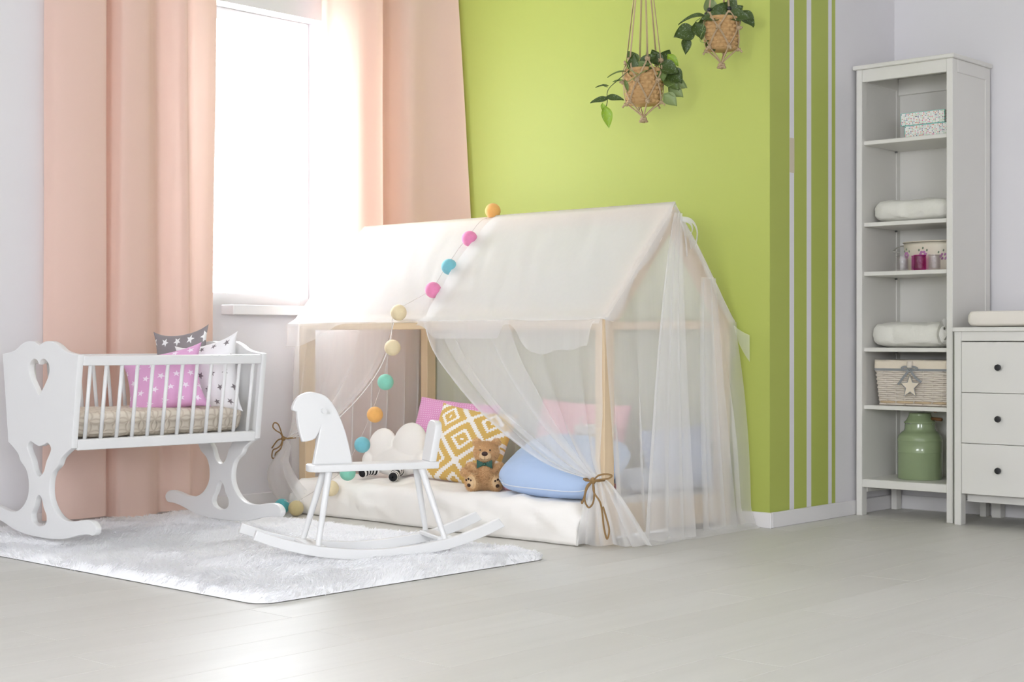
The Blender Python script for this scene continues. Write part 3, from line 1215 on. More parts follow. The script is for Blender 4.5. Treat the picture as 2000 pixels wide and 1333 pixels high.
def fused(parts, voxel=0.004, smooth_it=8):
    """one closed skin over overlapping ellipsoids (centre, radii, rotation)"""
    mb = MB()
    for c, rad, *rot in parts:
        e = rot[0] if rot else (0, 0, 0)
        from mathutils import Euler
        mb.ball(c, 1.0, 3, rad, Euler([R(a) for a in e]).to_matrix())
    ob = link_obj('temp', mb.mesh(True))
    md = ob.modifiers.new('r', 'REMESH')
    md.mode = 'VOXEL'
    md.voxel_size = voxel
    ms = ob.modifiers.new('s', 'SMOOTH')
    ms.factor, ms.iterations = 0.5, smooth_it
    dg = bpy.context.evaluated_depsgraph_get()
    me = bpy.data.meshes.new_from_object(ob.evaluated_get(dg))
    bpy.data.objects.remove(ob)
    me.polygons.foreach_set('use_smooth', [True] * len(me.polygons))
    return me


# cloud cushion with striped legs
cl = thing('cloud_cushion', 'white cloud shaped cushion with dangling black and white striped legs', 'cushion', (-1.545, -.66, CH), R(12))
CLOUD = cloth('cloud_white', lin(242, 239, 234), 0.0, 300, 0.15)
o = link_obj('cloud_body', fused([((0, 0, .066), (.150, .055, .066)), ((-.088, 0, .132), (.072, .048, .085)), ((.060, 0, .150), (.086, .052, .096)), ((.138, 0, .066), (.050, .042, .056)), ((-.140, 0, .064), (.046, .040, .054))], .006, 6), CLOUD, cl)
o.matrix_local = Matrix.Translation((0, 0.02, 0.006)) @ Matrix.Rotation(R(-12), 4, 'X')
sm = Mat('striped_jersey')
xx, yy, zz = sm.xyz('UV')
STRIPED = sm.surf(sm.bsdf(sm.mix((yy * 5.0).fract().lt(0.5), lin(30, 30, 34), lin(236, 234, 232)), 0.9))


def leg_tube(pts, r0, r1):
    P = spline3(pts, 8)
    n = len(P) - 1

    def f(u, v):
        k = min(int(v * n), n - 1)
        p = P[k].lerp(P[k + 1], v * n - k)
        d = (P[k + 1] - P[k]).normalized()
        s = d.cross(Vector((0, 0, 1))).normalized() if abs(d.z) < .99 else Vector((1, 0, 0))
        t = d.cross(s)
        r = (r0 + (r1 - r0) * v) * (min(1, (1 - v) * 8 + 0.02)) ** 0.5
        return p + (s * math.cos(2 * math.pi * u) + t * math.sin(2 * math.pi * u)) * r
    return grid(f, 12, 30)


link_obj('leg', leg_tube([(-.075, -.02, .03), (-.085, -.07, .034), (-.09, -.12, .024)], .020, .022), STRIPED, cl)
link_obj('leg', leg_tube([(.055, -.02, .03), (.075, -.07, .040), (.10, -.13, .024), (.118, -.17, .022)], .020, .022), STRIPED, cl)

# blue pillow with white piping
BLUE = cloth('blue_cotton', lin(180, 202, 234), 0.0, 350, 0.25, wrinkle=0.8)
PIPE = paint('white_piping', lin(226, 230, 238), 0.8)
bl = link_obj('pillow', pillow_mesh(.50, .37, .18, .015, seed=9, crease=.012, rd=.20), BLUE)
tag(put(bl, (-0.485, -.725, CH + .118), -64, 3, 8), 'blue pillow with thin white piping lying beside the teddy bear', 'pillow')
piping(.50, .37, .015, PIPE, bl, rd=.20)

# pink plush pig-like toy half hidden behind the pillow
PLUSH = cloth('pink_plush', lin(244, 190, 206), 0.0, 90, 0.9)
pl = thing('plush_toy', 'pink quilted plush toy tucked between the teddy bear and the blue pillow', 'toy', (-.765, -.60, CH), R(20))
MB().ball((0, 0, .105), .062, 3, (1.15, .9, 1.0)).obj('head', PLUSH, pl, True)
MB().ball((0, .02, .045), .058, 3, (1.1, 1, .8)).obj('body', PLUSH, pl, True)
MB().ball((-.06, -.115, .020), .026, 3, (1.1, 1.0, .75)).obj('paw', PLUSH, pl, True)
MB().ball((-.008, -.060, .125), .004, 1).obj('eye', DARK, pl, True)

# pink checked cushion, small cream cushion, grey dotted pillow, white pillow
PINKC = cloth('pink_check', None, 0.0, 400, 0.1, color_fn=check_print(lin(236, 170, 184), lin(246, 202, 210), 36))
tag(put(link_obj('cushion', pillow_mesh(.50, .36, .13, .05, seed=12), PINKC), (-0.80, -.26, CH + .172), -14, 2, 0),
    'pink checked cushion at the back of the house bed behind the sheer drape', 'cushion')
cr = thing('cushion_box', 'small cream fabric box with a white lid behind the sheer drape', 'box', (-.60, -.40, CH), R(5))
CREAM = cloth('cream_linen', lin(240, 222, 176), 0.0, 400, 0.1)
box('body', CREAM, cr, -.06, .07, -.05, .05, 0, .225, .008, 2)
box('lid', CLOUD, cr, -.066, .076, -.056, .056, .225, .262, .008, 2)
MB().tube(spline3([(-.02, -.06, .262), (-.025, -.062, .29), (-.01, -.055, .30)], 5), .003, 5).obj('loop', CLOUD, cr, True)
GREYD = cloth('grey_dotted', None, 0.0, 400, 0.1, color_fn=dot_print(lin(176, 186, 212), lin(238, 240, 246), 20, 14, 0.22))
tag(put(link_obj('pillow', pillow_mesh(.33, .27, .13, .05, seed=17), GREYD), (-.290, -.235, CH + .125), -12, -4, 72),
    'pale grey pillow with white dots leaning inside the gable by the striped wall', 'pillow')
GREY = cloth('plain_grey_blue', lin(196, 200, 212), 0.0, 400, 0.1)
tag(put(link_obj('pillow', pillow_mesh(.34, .20, .08, .05, seed=19), GREY), (-.310, -.40, CH + .050), -78, 2, 80),
    'plain grey pillow lying flat beneath the dotted pillow', 'pillow')

# ------------------------------------------------------------------ teddy bear
def fur_mesh(src, count, length, width, seed=0, droop=0.4, skip=None):
    rng = np.random.default_rng(seed)
    n = len(src.polygons)
    ce = np.empty(n * 3); src.polygons.foreach_get('center', ce); ce = ce.reshape(-1, 3)
    no = np.empty(n * 3); src.polygons.foreach_get('normal', no); no = no.reshape(-1, 3)
    ar = np.empty(n); src.polygons.foreach_get('area', ar)
    k = rng.choice(n, count, p=ar / ar.sum())
    p = ce[k] + rng.normal(0, 0.0012, (count, 3))
    d = no[k] + rng.normal(0, 0.45, (count, 3)) + np.array([0, 0, -droop])
    d /= np.linalg.norm(d, axis=1)[:, None]
    s = np.cross(d, rng.normal(0, 1, (count, 3)))
    s /= np.linalg.norm(s, axis=1)[:, None]
    L = length * rng.uniform(0.6, 1.2, (count, 1))
    if skip is not None:
        ok = ~skip(p)
        p, d, s, L = p[ok], d[ok], s[ok], L[ok]
        count = len(p)
    v = np.stack([p - s * width, p + s * width, p + d * L], 1).reshape(-1, 3)
    me = bpy.data.meshes.new('fur')
    me.vertices.add(count * 3)
    me.vertices.foreach_set('co', v.ravel())
    me.loops.add(count * 3)
    me.loops.foreach_set('vertex_index', np.arange(count * 3, dtype=np.int32))
    me.polygons.add(count)
    me.polygons.foreach_set('loop_start', np.arange(0, count * 3, 3, dtype=np.int32))
    me.update()
    me.validate()
    return me


FUR = paint('teddy_fur', lin(246, 208, 158), 0.95, 120, 0.3, 0.25)
PAD = paint('teddy_pad', lin(232, 198, 154), 0.9, 200, 0.2, 0.1)
NOSE = paint('teddy_nose', lin(58, 34, 26), 0.5)
BOW = cloth('dark_green_satin', lin(22, 84, 68), 0.0, 200, 0.1, rough=0.5)
bear = thing('teddy_bear', 'small brown teddy bear with a dark green bow tie sitting on the mattress', 'teddy bear', (-.875, -.765, CH + 0.002), R(36))
body = fused([((0, 0, .062), (.041, .038, .056)), ((0, .004, .030), (.045, .042, .034)), ((0, 0, .100), (.033, .030, .030)),
              ((.004, -.006, .152), (.049, .044, .042)), ((.004, -.036, .140), (.026, .022, .021)),
              ((-.036, .002, .192), (.016, .010, .016)), ((.044, .002, .192), (.016, .010, .016)),
              ((-.052, -.012, .088), (.030, .017, .017), (0, 30, 0)), ((-.080, -.020, .070), (.020, .017, .016), (0, 25, 0)),
              ((.050, -.014, .086), (.030, .017, .017), (0, -35, 0)), ((.070, -.022, .066), (.018, .016, .015)),
              ((-.036, -.034, .024), (.022, .040, .022), (0, 0, -25)), ((-.050, -.070, .034), (.025, .016, .034), (8, 0, -25)),
              ((.038, -.034, .024), (.022, .040, .022), (0, 0, 25)), ((.052, -.066, .032), (.024, .016, .032), (8, 0, 25))], 0.0036, 4)
link_obj('body', body, FUR, bear)


def bald(p):
    return (((p[:, 0] - .004) / .026) ** 2 + ((p[:, 1] + .040) / .030) ** 2 + ((p[:, 2] - .140) / .022) ** 2 < 1.0) | (((p[:, 1] < -.080)) & (p[:, 2] < .07))


tag(link_obj('fur', fur_mesh(body, 30000, .0105, .0008, 3, .3, bald), FUR, bear), kind='stuff')
MB().ball((.004, -.041, .139), .0265, 3, (1, .86, .82)).obj('muzzle', PAD, bear, True)
MB().ball((.004, -.0615, .150), .0115, 3, (1.1, .6, .85)).obj('nose', NOSE, bear, True)
for sx in (-1, 1):
    MB().ball((.004 + sx * .020, -.0475, .164), .0036, 2).obj('eye', DARK, bear, True)
MB().tube(spline3([(.004, -.064, .141), (.004, -.0645, .130), (.004, -.062, .126)], 4), .0007, 4).obj('stitch', NOSE, bear, True)
MB().tube(spline3([(-.014, -.058, .131), (-.006, -.0625, .126), (.004, -.0635, .125), (.014, -.0625, .126), (.022, -.058, .131)], 4), .0007, 4).obj('smile', NOSE, bear, True)
for sx, rz in ((-1, -25), (1, 25)):
    c = Vector((-.054 if sx < 0 else .056, -.0785 if sx < 0 else -.0745, .034 if sx < 0 else .032))
    rot = Matrix.Rotation(R(rz), 3, 'Z') @ Matrix.Rotation(R(8), 3, 'X')
    pad = MB().ball(c, .021, 3, (.95, .42, 1.28), rot).obj('sole', PAD, bear, True)
    for k, (a, b, rr) in enumerate(((-.011, .012, .0045), (0, .017, .005), (.011, .012, .0045), (0, -.009, .0088))):
        q = c + rot @ Vector((a, -.0090 if k < 3 else -.0092, b))
        MB().ball(q, rr, 2, (1, .25, 1.0 if k < 3 else .85), rot).obj('paw_print', NOSE, pad, True)
for sx in (-1, 1):
    MB().hull([(sx * .004, -.040, .101), (sx * .004, -.034, .101), (sx * .032, -.030, .088), (sx * .032, -.040, .088),
               (sx * .004, -.040, .112), (sx * .004, -.034, .112), (sx * .032, -.030, .124), (sx * .032, -.040, .124)], .003).obj('bow_loop', BOW, bear)
MB().ball((0, -.040, .106), .0075, 2, (1, .9, 1)).obj('bow_knot', BOW, bear, True)

# ------------------------------------------------------------------ shag rug
RX0, RX1, RY0, RY1 = -2.08, -0.085, -2.545, -1.265


def rug_inside(x, y, m=0.0):
    r = 0.07
    cx = np.clip(x, RX0 + r, RX1 - r)
    cyy = np.clip(y, RY0 + r, RY1 - r)
    return np.hypot(x - cx, y - cyy) < r - m


RUG = cloth('white_shag', lin(253, 253, 254), 0.40, 300, 0.0)
RUGBED = cloth('white_shag_bed', lin(252, 252, 253), 0.0, 300, 0.0)
rug = thing('shag_rug', 'white long pile shag rug under the cradle and the rocking horse', 'rug', (0, 0, 0))
outline = []
for cx, cyy, a0 in ((RX1 - .07, RY1 - .07, 0), (RX0 + .07, RY1 - .07, 90), (RX0 + .07, RY0 + .07, 180), (RX1 - .07, RY0 + .07, 270)):
    for k in range(9):
        a = R(a0 + k * 90 / 8)
        outline.append((cx + .052 * math.cos(a), cyy + .052 * math.sin(a)))
base = slab([outline], .004, .0008, 'XY')
base.transform(Matrix.Translation((0, 0, .0025)))
link_obj('backing', base, paint('rug_backing', lin(208, 206, 206), 0.9), rug)
def field(x, y, s, seed):
    r = np.random.default_rng(seed)
    o = np.zeros_like(x)
    for k in range(14):
        fx, fy_, ph = r.normal(0, s), r.normal(0, s), r.uniform(0, 6.28)
        o += np.sin(fx * x + fy_ * y + ph)
    return o / 14 ** 0.5



def rug_h(x, y):
    qx = np.abs(x - (RX0 + RX1) / 2) - ((RX1 - RX0) / 2 - .07)
    qy = np.abs(y - (RY0 + RY1) / 2) - ((RY1 - RY0) / 2 - .07)
    e = .066 - np.hypot(np.maximum(qx, 0), np.maximum(qy, 0)) - np.minimum(np.maximum(qx, qy), 0)
    edge = np.clip(e / .022, 0, 1) ** .5
    return (.027 + .0030 * field(x, y, 14, 11) + .0022 * field(x, y, 45, 12) + .0010 * field(x, y, 110, 13)) * edge + .0025


def rugf(u, v):
    return (RX0 + .003 + (RX1 - RX0 - .006) * u, RY0 + .003 + (RY1 - RY0 - .006) * v, 0)


pm2 = grid(rugf, 260, 170)
co = np.empty(len(pm2.vertices) * 3)
pm2.vertices.foreach_get('co', co)
co = co.reshape(-1, 3)
cx2 = np.clip(co[:, 0], RX0 + .07, RX1 - .07)
cy2 = np.clip(co[:, 1], RY0 + .07, RY1 - .07)
dd = np.hypot(co[:, 0] - cx2, co[:, 1] - cy2)
kk = np.where(dd > .066, .066 / np.maximum(dd, 1e-6), 1.0)
co[:, 0] = cx2 + (co[:, 0] - cx2) * kk
co[:, 1] = cy2 + (co[:, 1] - cy2) * kk
co[:, 2] = rug_h(co[:, 0], co[:, 1])
pm2.vertices.foreach_set('co', co.ravel())
pm2.update()
link_obj('pile_bed', pm2, RUGBED, rug)
rng = np.random.default_rng(5)
cnt = 125000
px = rng.uniform(RX0, RX1, cnt)
py = rng.uniform(RY0, RY1, cnt)
keep = rug_inside(px, py, .004)
px, py = px[keep], py[keep]
cnt = len(px)
ang = 2.2 * field(px, py, 7, 1) + 0.9 * field(px, py, 26, 2)
tilt = 1.3 + 0.5 * field(px, py, 16, 3)
L = (0.021 + 0.004 * field(px, py, 12, 4)) * rng.uniform(.7, 1.2, cnt)
d = np.stack([np.cos(ang) * tilt, np.sin(ang) * tilt, np.ones(cnt)], 1) + rng.normal(0, .28, (cnt, 3))
d /= np.linalg.norm(d, axis=1)[:, None]
p0 = np.stack([px, py, rug_h(px, py) - .004], 1)
side = np.stack([-d[:, 1], d[:, 0], np.zeros(cnt)], 1) + rng.normal(0, .3, (cnt, 3))
side /= np.linalg.norm(side, axis=1)[:, None]
fl = np.cross(side, d)[:, 2] < 0
side[fl] *= -1
w = rng.uniform(.0009, .0019, (cnt, 1))
pm_ = p0 + d * L[:, None] * .6 + np.array([0, 0, .002])
d2 = d * np.array([1.25, 1.25, .55])
p2 = pm_ + d2 * L[:, None] * .45
p2[:, 2] = np.maximum(p2[:, 2], .004)
V = np.stack([p0 - side * w, p0 + side * w, pm_ + side * w, pm_ - side * w, p2], 1).reshape(-1, 3)
base_i = np.arange(cnt)[:, None] * 5
Lp = np.concatenate([base_i + np.array([[0, 1, 2, 3]]), base_i + np.array([[3, 2, 4]])], 1).astype(np.int32)
me = bpy.data.meshes.new('pile')
me.vertices.add(cnt * 5)
me.vertices.foreach_set('co', V.ravel())
me.loops.add(cnt * 7)
me.loops.foreach_set('vertex_index', Lp.ravel())
me.polygons.add(cnt * 2)
st = (np.arange(cnt)[:, None] * 7 + np.array([[0, 4]])).astype(np.int32)
me.polygons.foreach_set('loop_start', st.ravel())
me.update()
me.polygons.foreach_set('use_smooth', [True] * len(me.polygons))
tag(link_obj('pile', me, RUG, rug), kind='stuff')

# ------------------------------------------------------------------ cradle
crd = thing('cradle', 'white wooden baby cradle with heart cut-outs and slatted sides', 'cradle', (-1.629, -2.340, 0.045), R(-2.85))
crd.scale = (.969,) * 3
half = [(0, .728, 1), (.045, .742), (.10, .742), (.145, .730), (.19, .710), (.24, .700), (.298, .694, 1), (.250, .350, 1), (.215, .334), (.170, .308), (.148, .280), (.105, .252), (.085, .215), (.083, .170), (.100, .135), (.135, .104), (.185, .084), (.25, .081), (.34, .094), (.395, .093), (.425, .070), (.410, .045), (.36, .042), (.30, .034), (.20, .012), (.10, .002), (0, .000)]
rim = half[:-1] + [(0, 0)] + [(-p[0],) + tuple(p[1:]) for p in half[-2:0:-1]]


def mirror(h):
    return h + [(-p[0],) + tuple(p[1:]) for p in h[-2:0:-1]]


h1 = mirror([(0, .655, 1), (.018, .672), (.048, .674), (.076, .655), (.078, .622), (.050, .585), (0, .535, 1)])
h2 = mirror([(0, .345), (.035, .352), (.068, .360), (.092, .342), (.080, .318), (.058, .292), (.035, .250), (0, .232)])
h3 = mirror([(0, .160), (.022, .145), (.036, .115), (.058, .085), (.050, .055), (0, .042)])
panel = slab([catmull(rim, 6), catmull(h1, 6)[::-1], catmull(h2, 6)[::-1], catmull(h3, 6)[::-1]], .024, .003)
for y in (-.012, .800):
    o = bpy.data.objects.new('end_panel', panel)
    if not panel.materials:
        panel.materials.append(LACQUER)
    o.location = (0, y + .012, 0)
    o.parent = crd
    COL.objects.link(o)
y0, y1 = .012, .788 + .012
for s in (-1, 1):
    xt, xb = s * .284, s * .239
    MB().box(-.011, .011, y0, y1, -.018, .018, .003).obj('top_rail', LACQUER, crd).matrix_local = Matrix.Translation((xt, 0, .672)) @ Matrix.Rotation(R(7.5 * s), 4, 'Y')
    MB().box(-.011, .011, y0, y1, -.020, .020, .003).obj('bottom_rail', LACQUER, crd).matrix_local = Matrix.Translation((xb, 0, .361)) @ Matrix.Rotation(R(7.5 * s), 4, 'Y')
    for k in range(12):
        y = y0 + .034 + k * (y1 - y0 - .068) / 11
        MB().tube([(xb, y, .378), (xt, y, .658)], .0075, 10).obj('slat', LACQUER, crd, True)
box('bed_base', LACQUER, crd, -.232, .232, y0, y1, .352, .364, .001)
box('stop_block', LACQUER, crd, -.475, -.385, -.03, .01, .03, .10, .004)
for z in (.078, .045):
    MB().ball((-.40, -.031, z), .004, 1).obj('screw_head', DARK, crd, True)

# quilted mattress pad
def quilt():
    m = Mat('beige_quilt')
    x, y, z = m.xyz('Object')
    px_, py_ = (y / 0.056).fract() - 0.5, ((x + z) / 0.056).fract() - 0.5
    ln = None
    for a in (-.5, .5):
        for b in (-.5, .5):
            dx_, dy_ = px_ - a, py_ - b
            e = ((dx_ * dx_ + dy_ * dy_).sqrt() - .7071).abs()
            ln = e if ln is None else ln.min(e)
    groove = (ln * 9.0).min(1.0)
    col = m.mix(groove, lin(212, 199, 182), lin(232, 222, 206))
    return m.surf(m.bsdf(col, .95, bump=groove + m.noise(90, 3) * .5, strength=.4, dist=.005))


def padf(u, v):
    # v around the section (closed), u along the length
    a = 2 * math.pi * v
    e = 0.30
    c, s = math.cos(a), math.sin(a)
    X = math.copysign(abs(c) ** e, c)
    Z = math.copysign(abs(s) ** e, s)
    k = (1 - abs(2 * u - 1) ** 10) ** 0.35
    yy_ = .035 + .74 * u
    return Vector((X * .205 * (.88 + .12 * k) + .012 * Z * X, yy_, .424 + Z * .052 * (.55 + .45 * k) + .004 * fbm(u * 14, v * 9)))


pad = thing('cradle_mattress', 'beige quilted mattress pad lying in the white cradle', 'mattress', (-1.629, -2.340, 0.050), R(-2.85))
pad.scale = (.969,) * 3
pm = grid(padf, 70, 64)
bm = bmesh.new(); bm.from_mesh(pm)
bmesh.ops.remove_doubles(bm, verts=bm.verts[:], dist=1e-5)
bmesh.ops.holes_fill(bm, edges=[e for e in bm.edges if e.is_boundary])
bmesh.ops.recalc_face_normals(bm, faces=bm.faces[:])
bm.to_mesh(pm); bm.free()
link_obj('pad', pm, quilt(), pad)

CR = Matrix.Translation((-1.629, -2.340, 0.045)) @ Matrix.Rotation(R(-2.85), 4, 'Z') @ Matrix.Scale(.969, 4)


def star_cushion(label, mat, w, h, t, loc, rx, ry, rz, seed):
    o = link_obj('cushion', pillow_mesh(w, h, t, .14, seed=seed, ears=.06, crease=.006), mat)
    o.matrix_world = CR @ Matrix.Translation(loc) @ Matrix.Rotation(R(rz), 4, 'Z') @ Matrix.Rotation(R(rx), 4, 'X') @ Matrix.Rotation(R(ry), 4, 'Y')
    return tag(o, label, 'cushion')


GS = cloth('grey_star_cotton', None, 0.0, 400, .1, color_fn=star_print(lin(142, 136, 138), lin(240, 240, 240), 4, 4, .30))
PS = cloth('pink_star_cotton', None, 0.0, 400, .1, color_fn=star_print(lin(228, 172, 214), lin(248, 232, 246), 5, 5, .27))
WS = cloth('white_star_cotton', None, 0.0, 400, .1, color_fn=star_print(lin(243, 242, 243), lin(136, 128, 130), 5, 5, .24))
star_cushion('grey cushion with white stars leaning in the cradle behind the others', GS, .25, .33, .09, (-.122, .690, .628), -10, -7, 26, 3)
star_cushion('pink cushion with pale stars tilted on its corner in the cradle', PS, .32, .27, .13, (.060, .495, .580), -24, -12, 46, 6)
star_cushion('white cushion with grey stars upright at the end of the cradle', WS, .29, .32, .11, (.070, .695, .592), -12, -12, 22, 8)

# ------------------------------------------------------------------ rocking horse
hs = thing('rocking_horse', 'white wooden rocking horse standing on the shag rug', 'rocking horse', (-.49, -1.729, 0.004), R(64.94))
# local x runs from the head to the back rest, local -y is the side nearer the room
head = [(-.222, .340, 1), (-.212, .392), (-.200, .455, 1), (-.208, .439), (-.218, .428), (-.240, .421), (-.260, .420, 1), (-.270, .456), (-.276, .490), (-.279, .522, 1), (-.294, .529), (-.289, .551), (-.271, .574), (-.240, .587), (-.212, .586), (-.179, .574), (-.152, .546), (-.130, .506), (-.109, .453), (-.091, .384), (-.083, .340, 1)]
link_obj('head', slab([catmull(head, 6)], .026, .004), LACQUER, hs)
MB().tube([(-.188, -.034, .524), (-.188, .034, .524)], .009, 12).obj('handle_peg', LACQUER, hs, True, 40)
seat = [(-.24, -.02), (-.225, -.045), (-.19, -.052), (.18, -.052), (.21, -.045), (.218, -.02), (.218, .02), (.21, .045), (.18, .052), (-.19, .052), (-.225, .045), (-.24, .02)]
sm_ = slab([catmull(seat, 5)], .024, .003, 'XY')
sm_.transform(Matrix.Translation((0, 0, .329)))
link_obj('seat', sm_, LACQUER, hs)
back = [(-.044, .0, 1), (.044, .0, 1), (.046, .110), (.032, .140), (0, .146), (-.032, .140), (-.046, .110)]
bk = slab([catmull(back, 5)], .026, .005)
bk.transform(Matrix.Translation((.198, 0, .339)) @ Matrix.Rotation(R(10), 4, 'Y') @ Matrix.Rotation(R(90), 4, 'Z'))
link_obj('backrest', bk, LACQUER, hs)
for s in (-1, 1):
    MB().tube([(-.172, s * .030, .320), (-.230, s * .100, .070)], [.0125, .0095], 12).obj('leg', LACQUER, hs, True, 40)
    MB().tube([(.160, s * .030, .320), (.222, s * .100, .076)], [.0125, .0095], 12).obj('leg', LACQUER, hs, True, 40)
    top = [(-.440, .140), (-.341, .104), (-.202, .072), (-.023, .056), (.198, .074), (.330, .110), (.415, .142)]
    bot = [(.438, .112), (.340, .074), (.198, .038), (-.023, .020), (-.202, .036), (-.341, .068), (-.452, .108)]
    rk = catmull([p for p in catmull(top, 5, False)] , 1, False) + catmull(bot, 5, False)
    rk_me = slab([rk], .022, .003)
    rk_me.transform(Matrix.Translation((0, s * .111, 0)))
    link_obj('rocker', rk_me, LACQUER, hs)
for x, z in ((-.232, .070), (.224, .078)):
    MB().box(x - .028, x + .028, -.100, .100, z - .008, z + .008, .004).obj('cross_bar', LACQUER, hs)

# ------------------------------------------------------------------ tall open bookcase
bc = thing('bookcase', 'tall narrow white open bookcase in the corner beside the striped wall', 'bookcase')
BX0, BX1, BY0, BY1, BT = 0.020, 0.474, 0.660, 1.018, 1.957
pw = 0.028
for x in (BX0, BX1 - pw):
    for y in (BY0, BY1 - .045):
        box('post', FURN, bc, x, x + pw, y, y + .045, 0, BT, .002)
box('top_board', FURN, bc, BX0 - .012, BX1 + .012, BY0 - .012, BY1, BT, BT + .018, .003)
box('front_rail', FURN, bc, BX0 + pw, BX1 - pw, BY0 + .003, BY0 + .023, BT - .055, BT, .002)
box('bottom_rail', FURN, bc, BX0 + pw, BX1 - pw, BY0 + .003, BY0 + .023, .125, .160, .002)
box('back_panel', FURN, bc, BX0 + .01, BX1 - .01, BY1 - .012, BY1 - .006, .125, BT, 0)
box('back_rail', FURN, bc, BX0 + pw, BX1 - pw, BY1 - .030, BY1 - .013, BT - .075, BT, .002)
for x in (BX0, BX1 - pw):
    box('side_panel', FURN, bc, x + .010, x + .024, BY0 + .045, BY1 - .045, .125, BT, 0)
    box('side_rail', FURN, bc, x + .003, x + .030, BY0 + .045, BY1 - .045, BT - .055, BT, .002)
    box('side_rail', FURN, bc, x + .003, x + .030, BY0 + .045, BY1 - .045, .100, .160, .002)
SH = [1.645, 1.286, 1.070, .737, .484]
for z in SH:
    box('shelf', FURN, bc, BX0 + .026, BX1 - .026, BY0 + .020, BY1 - .014, z - .018, z, .002)
    MB().tube([(BX0 + .026, BY1 - .055, z - .023), (BX0 + .036, BY1 - .055, z - .023)], .004, 6).obj('shelf_pin', paint('pin', lin(120, 120, 118), .4), bc)
box('bottom_shelf', FURN, bc, BX0 + .026, BX1 - .026, BY0 + .024, BY1 - .014, .142, .160, .002)

# patterned boxes
def spots():
    m = Mat('multicolour_spots')
    x, y, z = m.xyz('Object')
    gx, gz = (x + y) * 150.0, z * 150.0
    c, r_ = gx.floor(), gz.floor()
    px_, pz_ = gx.fract() - .5, gz.fract() - .5
    dot = (px_ * px_ + pz_ * pz_).lt(.10)
    h = ((c * 12.9898 + r_ * 78.233).sin() * 43758.5).fract()
    show = h.lt(.72)
    h2 = ((c * 39.34 + r_ * 11.135).sin() * 24634.6).fract()
    col = m.ramp(h2, [(0, lin(28, 40, 96)), (.18, lin(28, 40, 96)), (.19, lin(208, 92, 44)), (.38, lin(208, 92, 44)), (.39, lin(216, 60, 136)), (.5, lin(216, 60, 136)), (.51, lin(130, 196, 206)), (.75, lin(190, 206, 150)), (1, lin(150, 200, 190))])
    return m.surf(m.bsdf(m.mix(dot * show, lin(236, 234, 230), col), .6))


SPOTS = spots()
TEALEDGE = paint('teal_edge', lin(120, 190, 180), .6)
for nm, (x0, x1, z0) in (('lower of the two spotted boxes, standing on the top shelf', (.214, .420, 1.6455)), ('upper of the two spotted boxes, stacked on the other', (.195, .402, 1.7015))):
    b = thing('storage_box', nm + ' of the bookcase', 'box', (x0, .735, z0))
    wdt = x1 - x0
    box('carton', SPOTS, b, .0015, wdt - .0015, .0005, .155, .001, .054, 0)
    e = MB()
    for a in (0, wdt - .002):
        e.box(a, a + .002, -.0008, .001, 0, .055, 0)
    for a in (0, .0535):
        e.box(.002, wdt - .002, -.0008, .001, a, a + .002, 0)
    e.obj('edging', TEALEDGE, b)

# folded blankets
BLANKET = cloth('white_fleece', lin(226, 224, 216), 0.0, 200, .4)


def roll_mesh(w, d, h, seed, sag=.012):
    def f(u, v):
        a = 2 * math.pi * v
        c, s = math.cos(a), math.sin(a)
        e = .55
        Y_ = math.copysign(abs(c) ** e, c) * d / 2
        Z_ = math.copysign(abs(s) ** e, s) * h / 2
        k = max(0.0, 1 - abs(2 * u - 1) ** 5) ** .38
        zt = 1 + (.16 * fbm(u * 2.2 + seed, .4) - sag * 6 * math.exp(-((u - .55) / .18) ** 2)) * (1 if s > 0 else 0)
        lump = (.008 * fbm(u * 5 + seed, c * 2, s * 2) + .004 * fbm(u * 13 + seed, c * 4, s * 4 + seed)) * (1 if s > -.4 else .2)
        return Vector((w * (u - .5), Y_ * (.45 + .55 * k) + lump, h / 2 + Z_ * zt * (.25 + .75 * k) + lump))
    me = grid(f, 48, 40)
    bm = bmesh.new(); bm.from_mesh(me)
    bmesh.ops.remove_doubles(bm, verts=bm.verts[:], dist=1e-5)
    bmesh.ops.recalc_face_normals(bm, faces=bm.faces[:])
    bm.to_mesh(me); bm.free()
    return me


o = link_obj('folded_blanket', roll_mesh(.375, .24, .100, 2.2, .006), BLANKET)
o.location = (.247, .83, 1.2865)
tag(o, 'folded white blanket on the shelf above the flowered tub', 'blanket')
o = link_obj('folded_blanket', roll_mesh(.385, .25, .115, 7.7), BLANKET)
o.location = (.242, .835, .7375)
tag(o, 'folded white fleece blanket on the shelf above the wicker basket', 'blanket')
pts = spline3([(.395, .722, .752), (.385, .716, .79), (.395, .714, .83), (.415, .72, .835), (.425, .73, .80), (.41, .73, .77)], 8)
fo = link_obj('fold_edge', ribbon(pts, .05, (1, 0.1, 0)), BLANKET, o)
fo.matrix_parent_inverse = o.matrix_world.inverted() if False else Matrix.Translation((-.242, -.835, -.7375))

# cream tub with flowers
tb = thing('flower_tub', 'cream enamel tub with purple flowers behind the glass jars', 'tub', (.300, .855, 1.0705))
ENAMEL = paint('cream_enamel', lin(226, 218, 200), .3)


def oval(rx0, ry0, rx1, ry1, z0, z1, t=.003):
    def f(u, v):
        a = 2 * math.pi * u
        if v < .5:
            s = v * 2
            return Vector(((rx0 + (rx1 - rx0) * s) * math.cos(a), (ry0 + (ry1 - ry0) * s) * math.sin(a), z0 + (z1 - z0) * s))
        s = (1 - v) * 2
        return Vector(((rx0 - t + (rx1 - rx0) * s) * math.cos(a), (ry0 - t + (ry1 - ry0) * s) * math.sin(a), z0 + t + (z1 - z0 - t) * s))
    return grid(f, 48, 12)


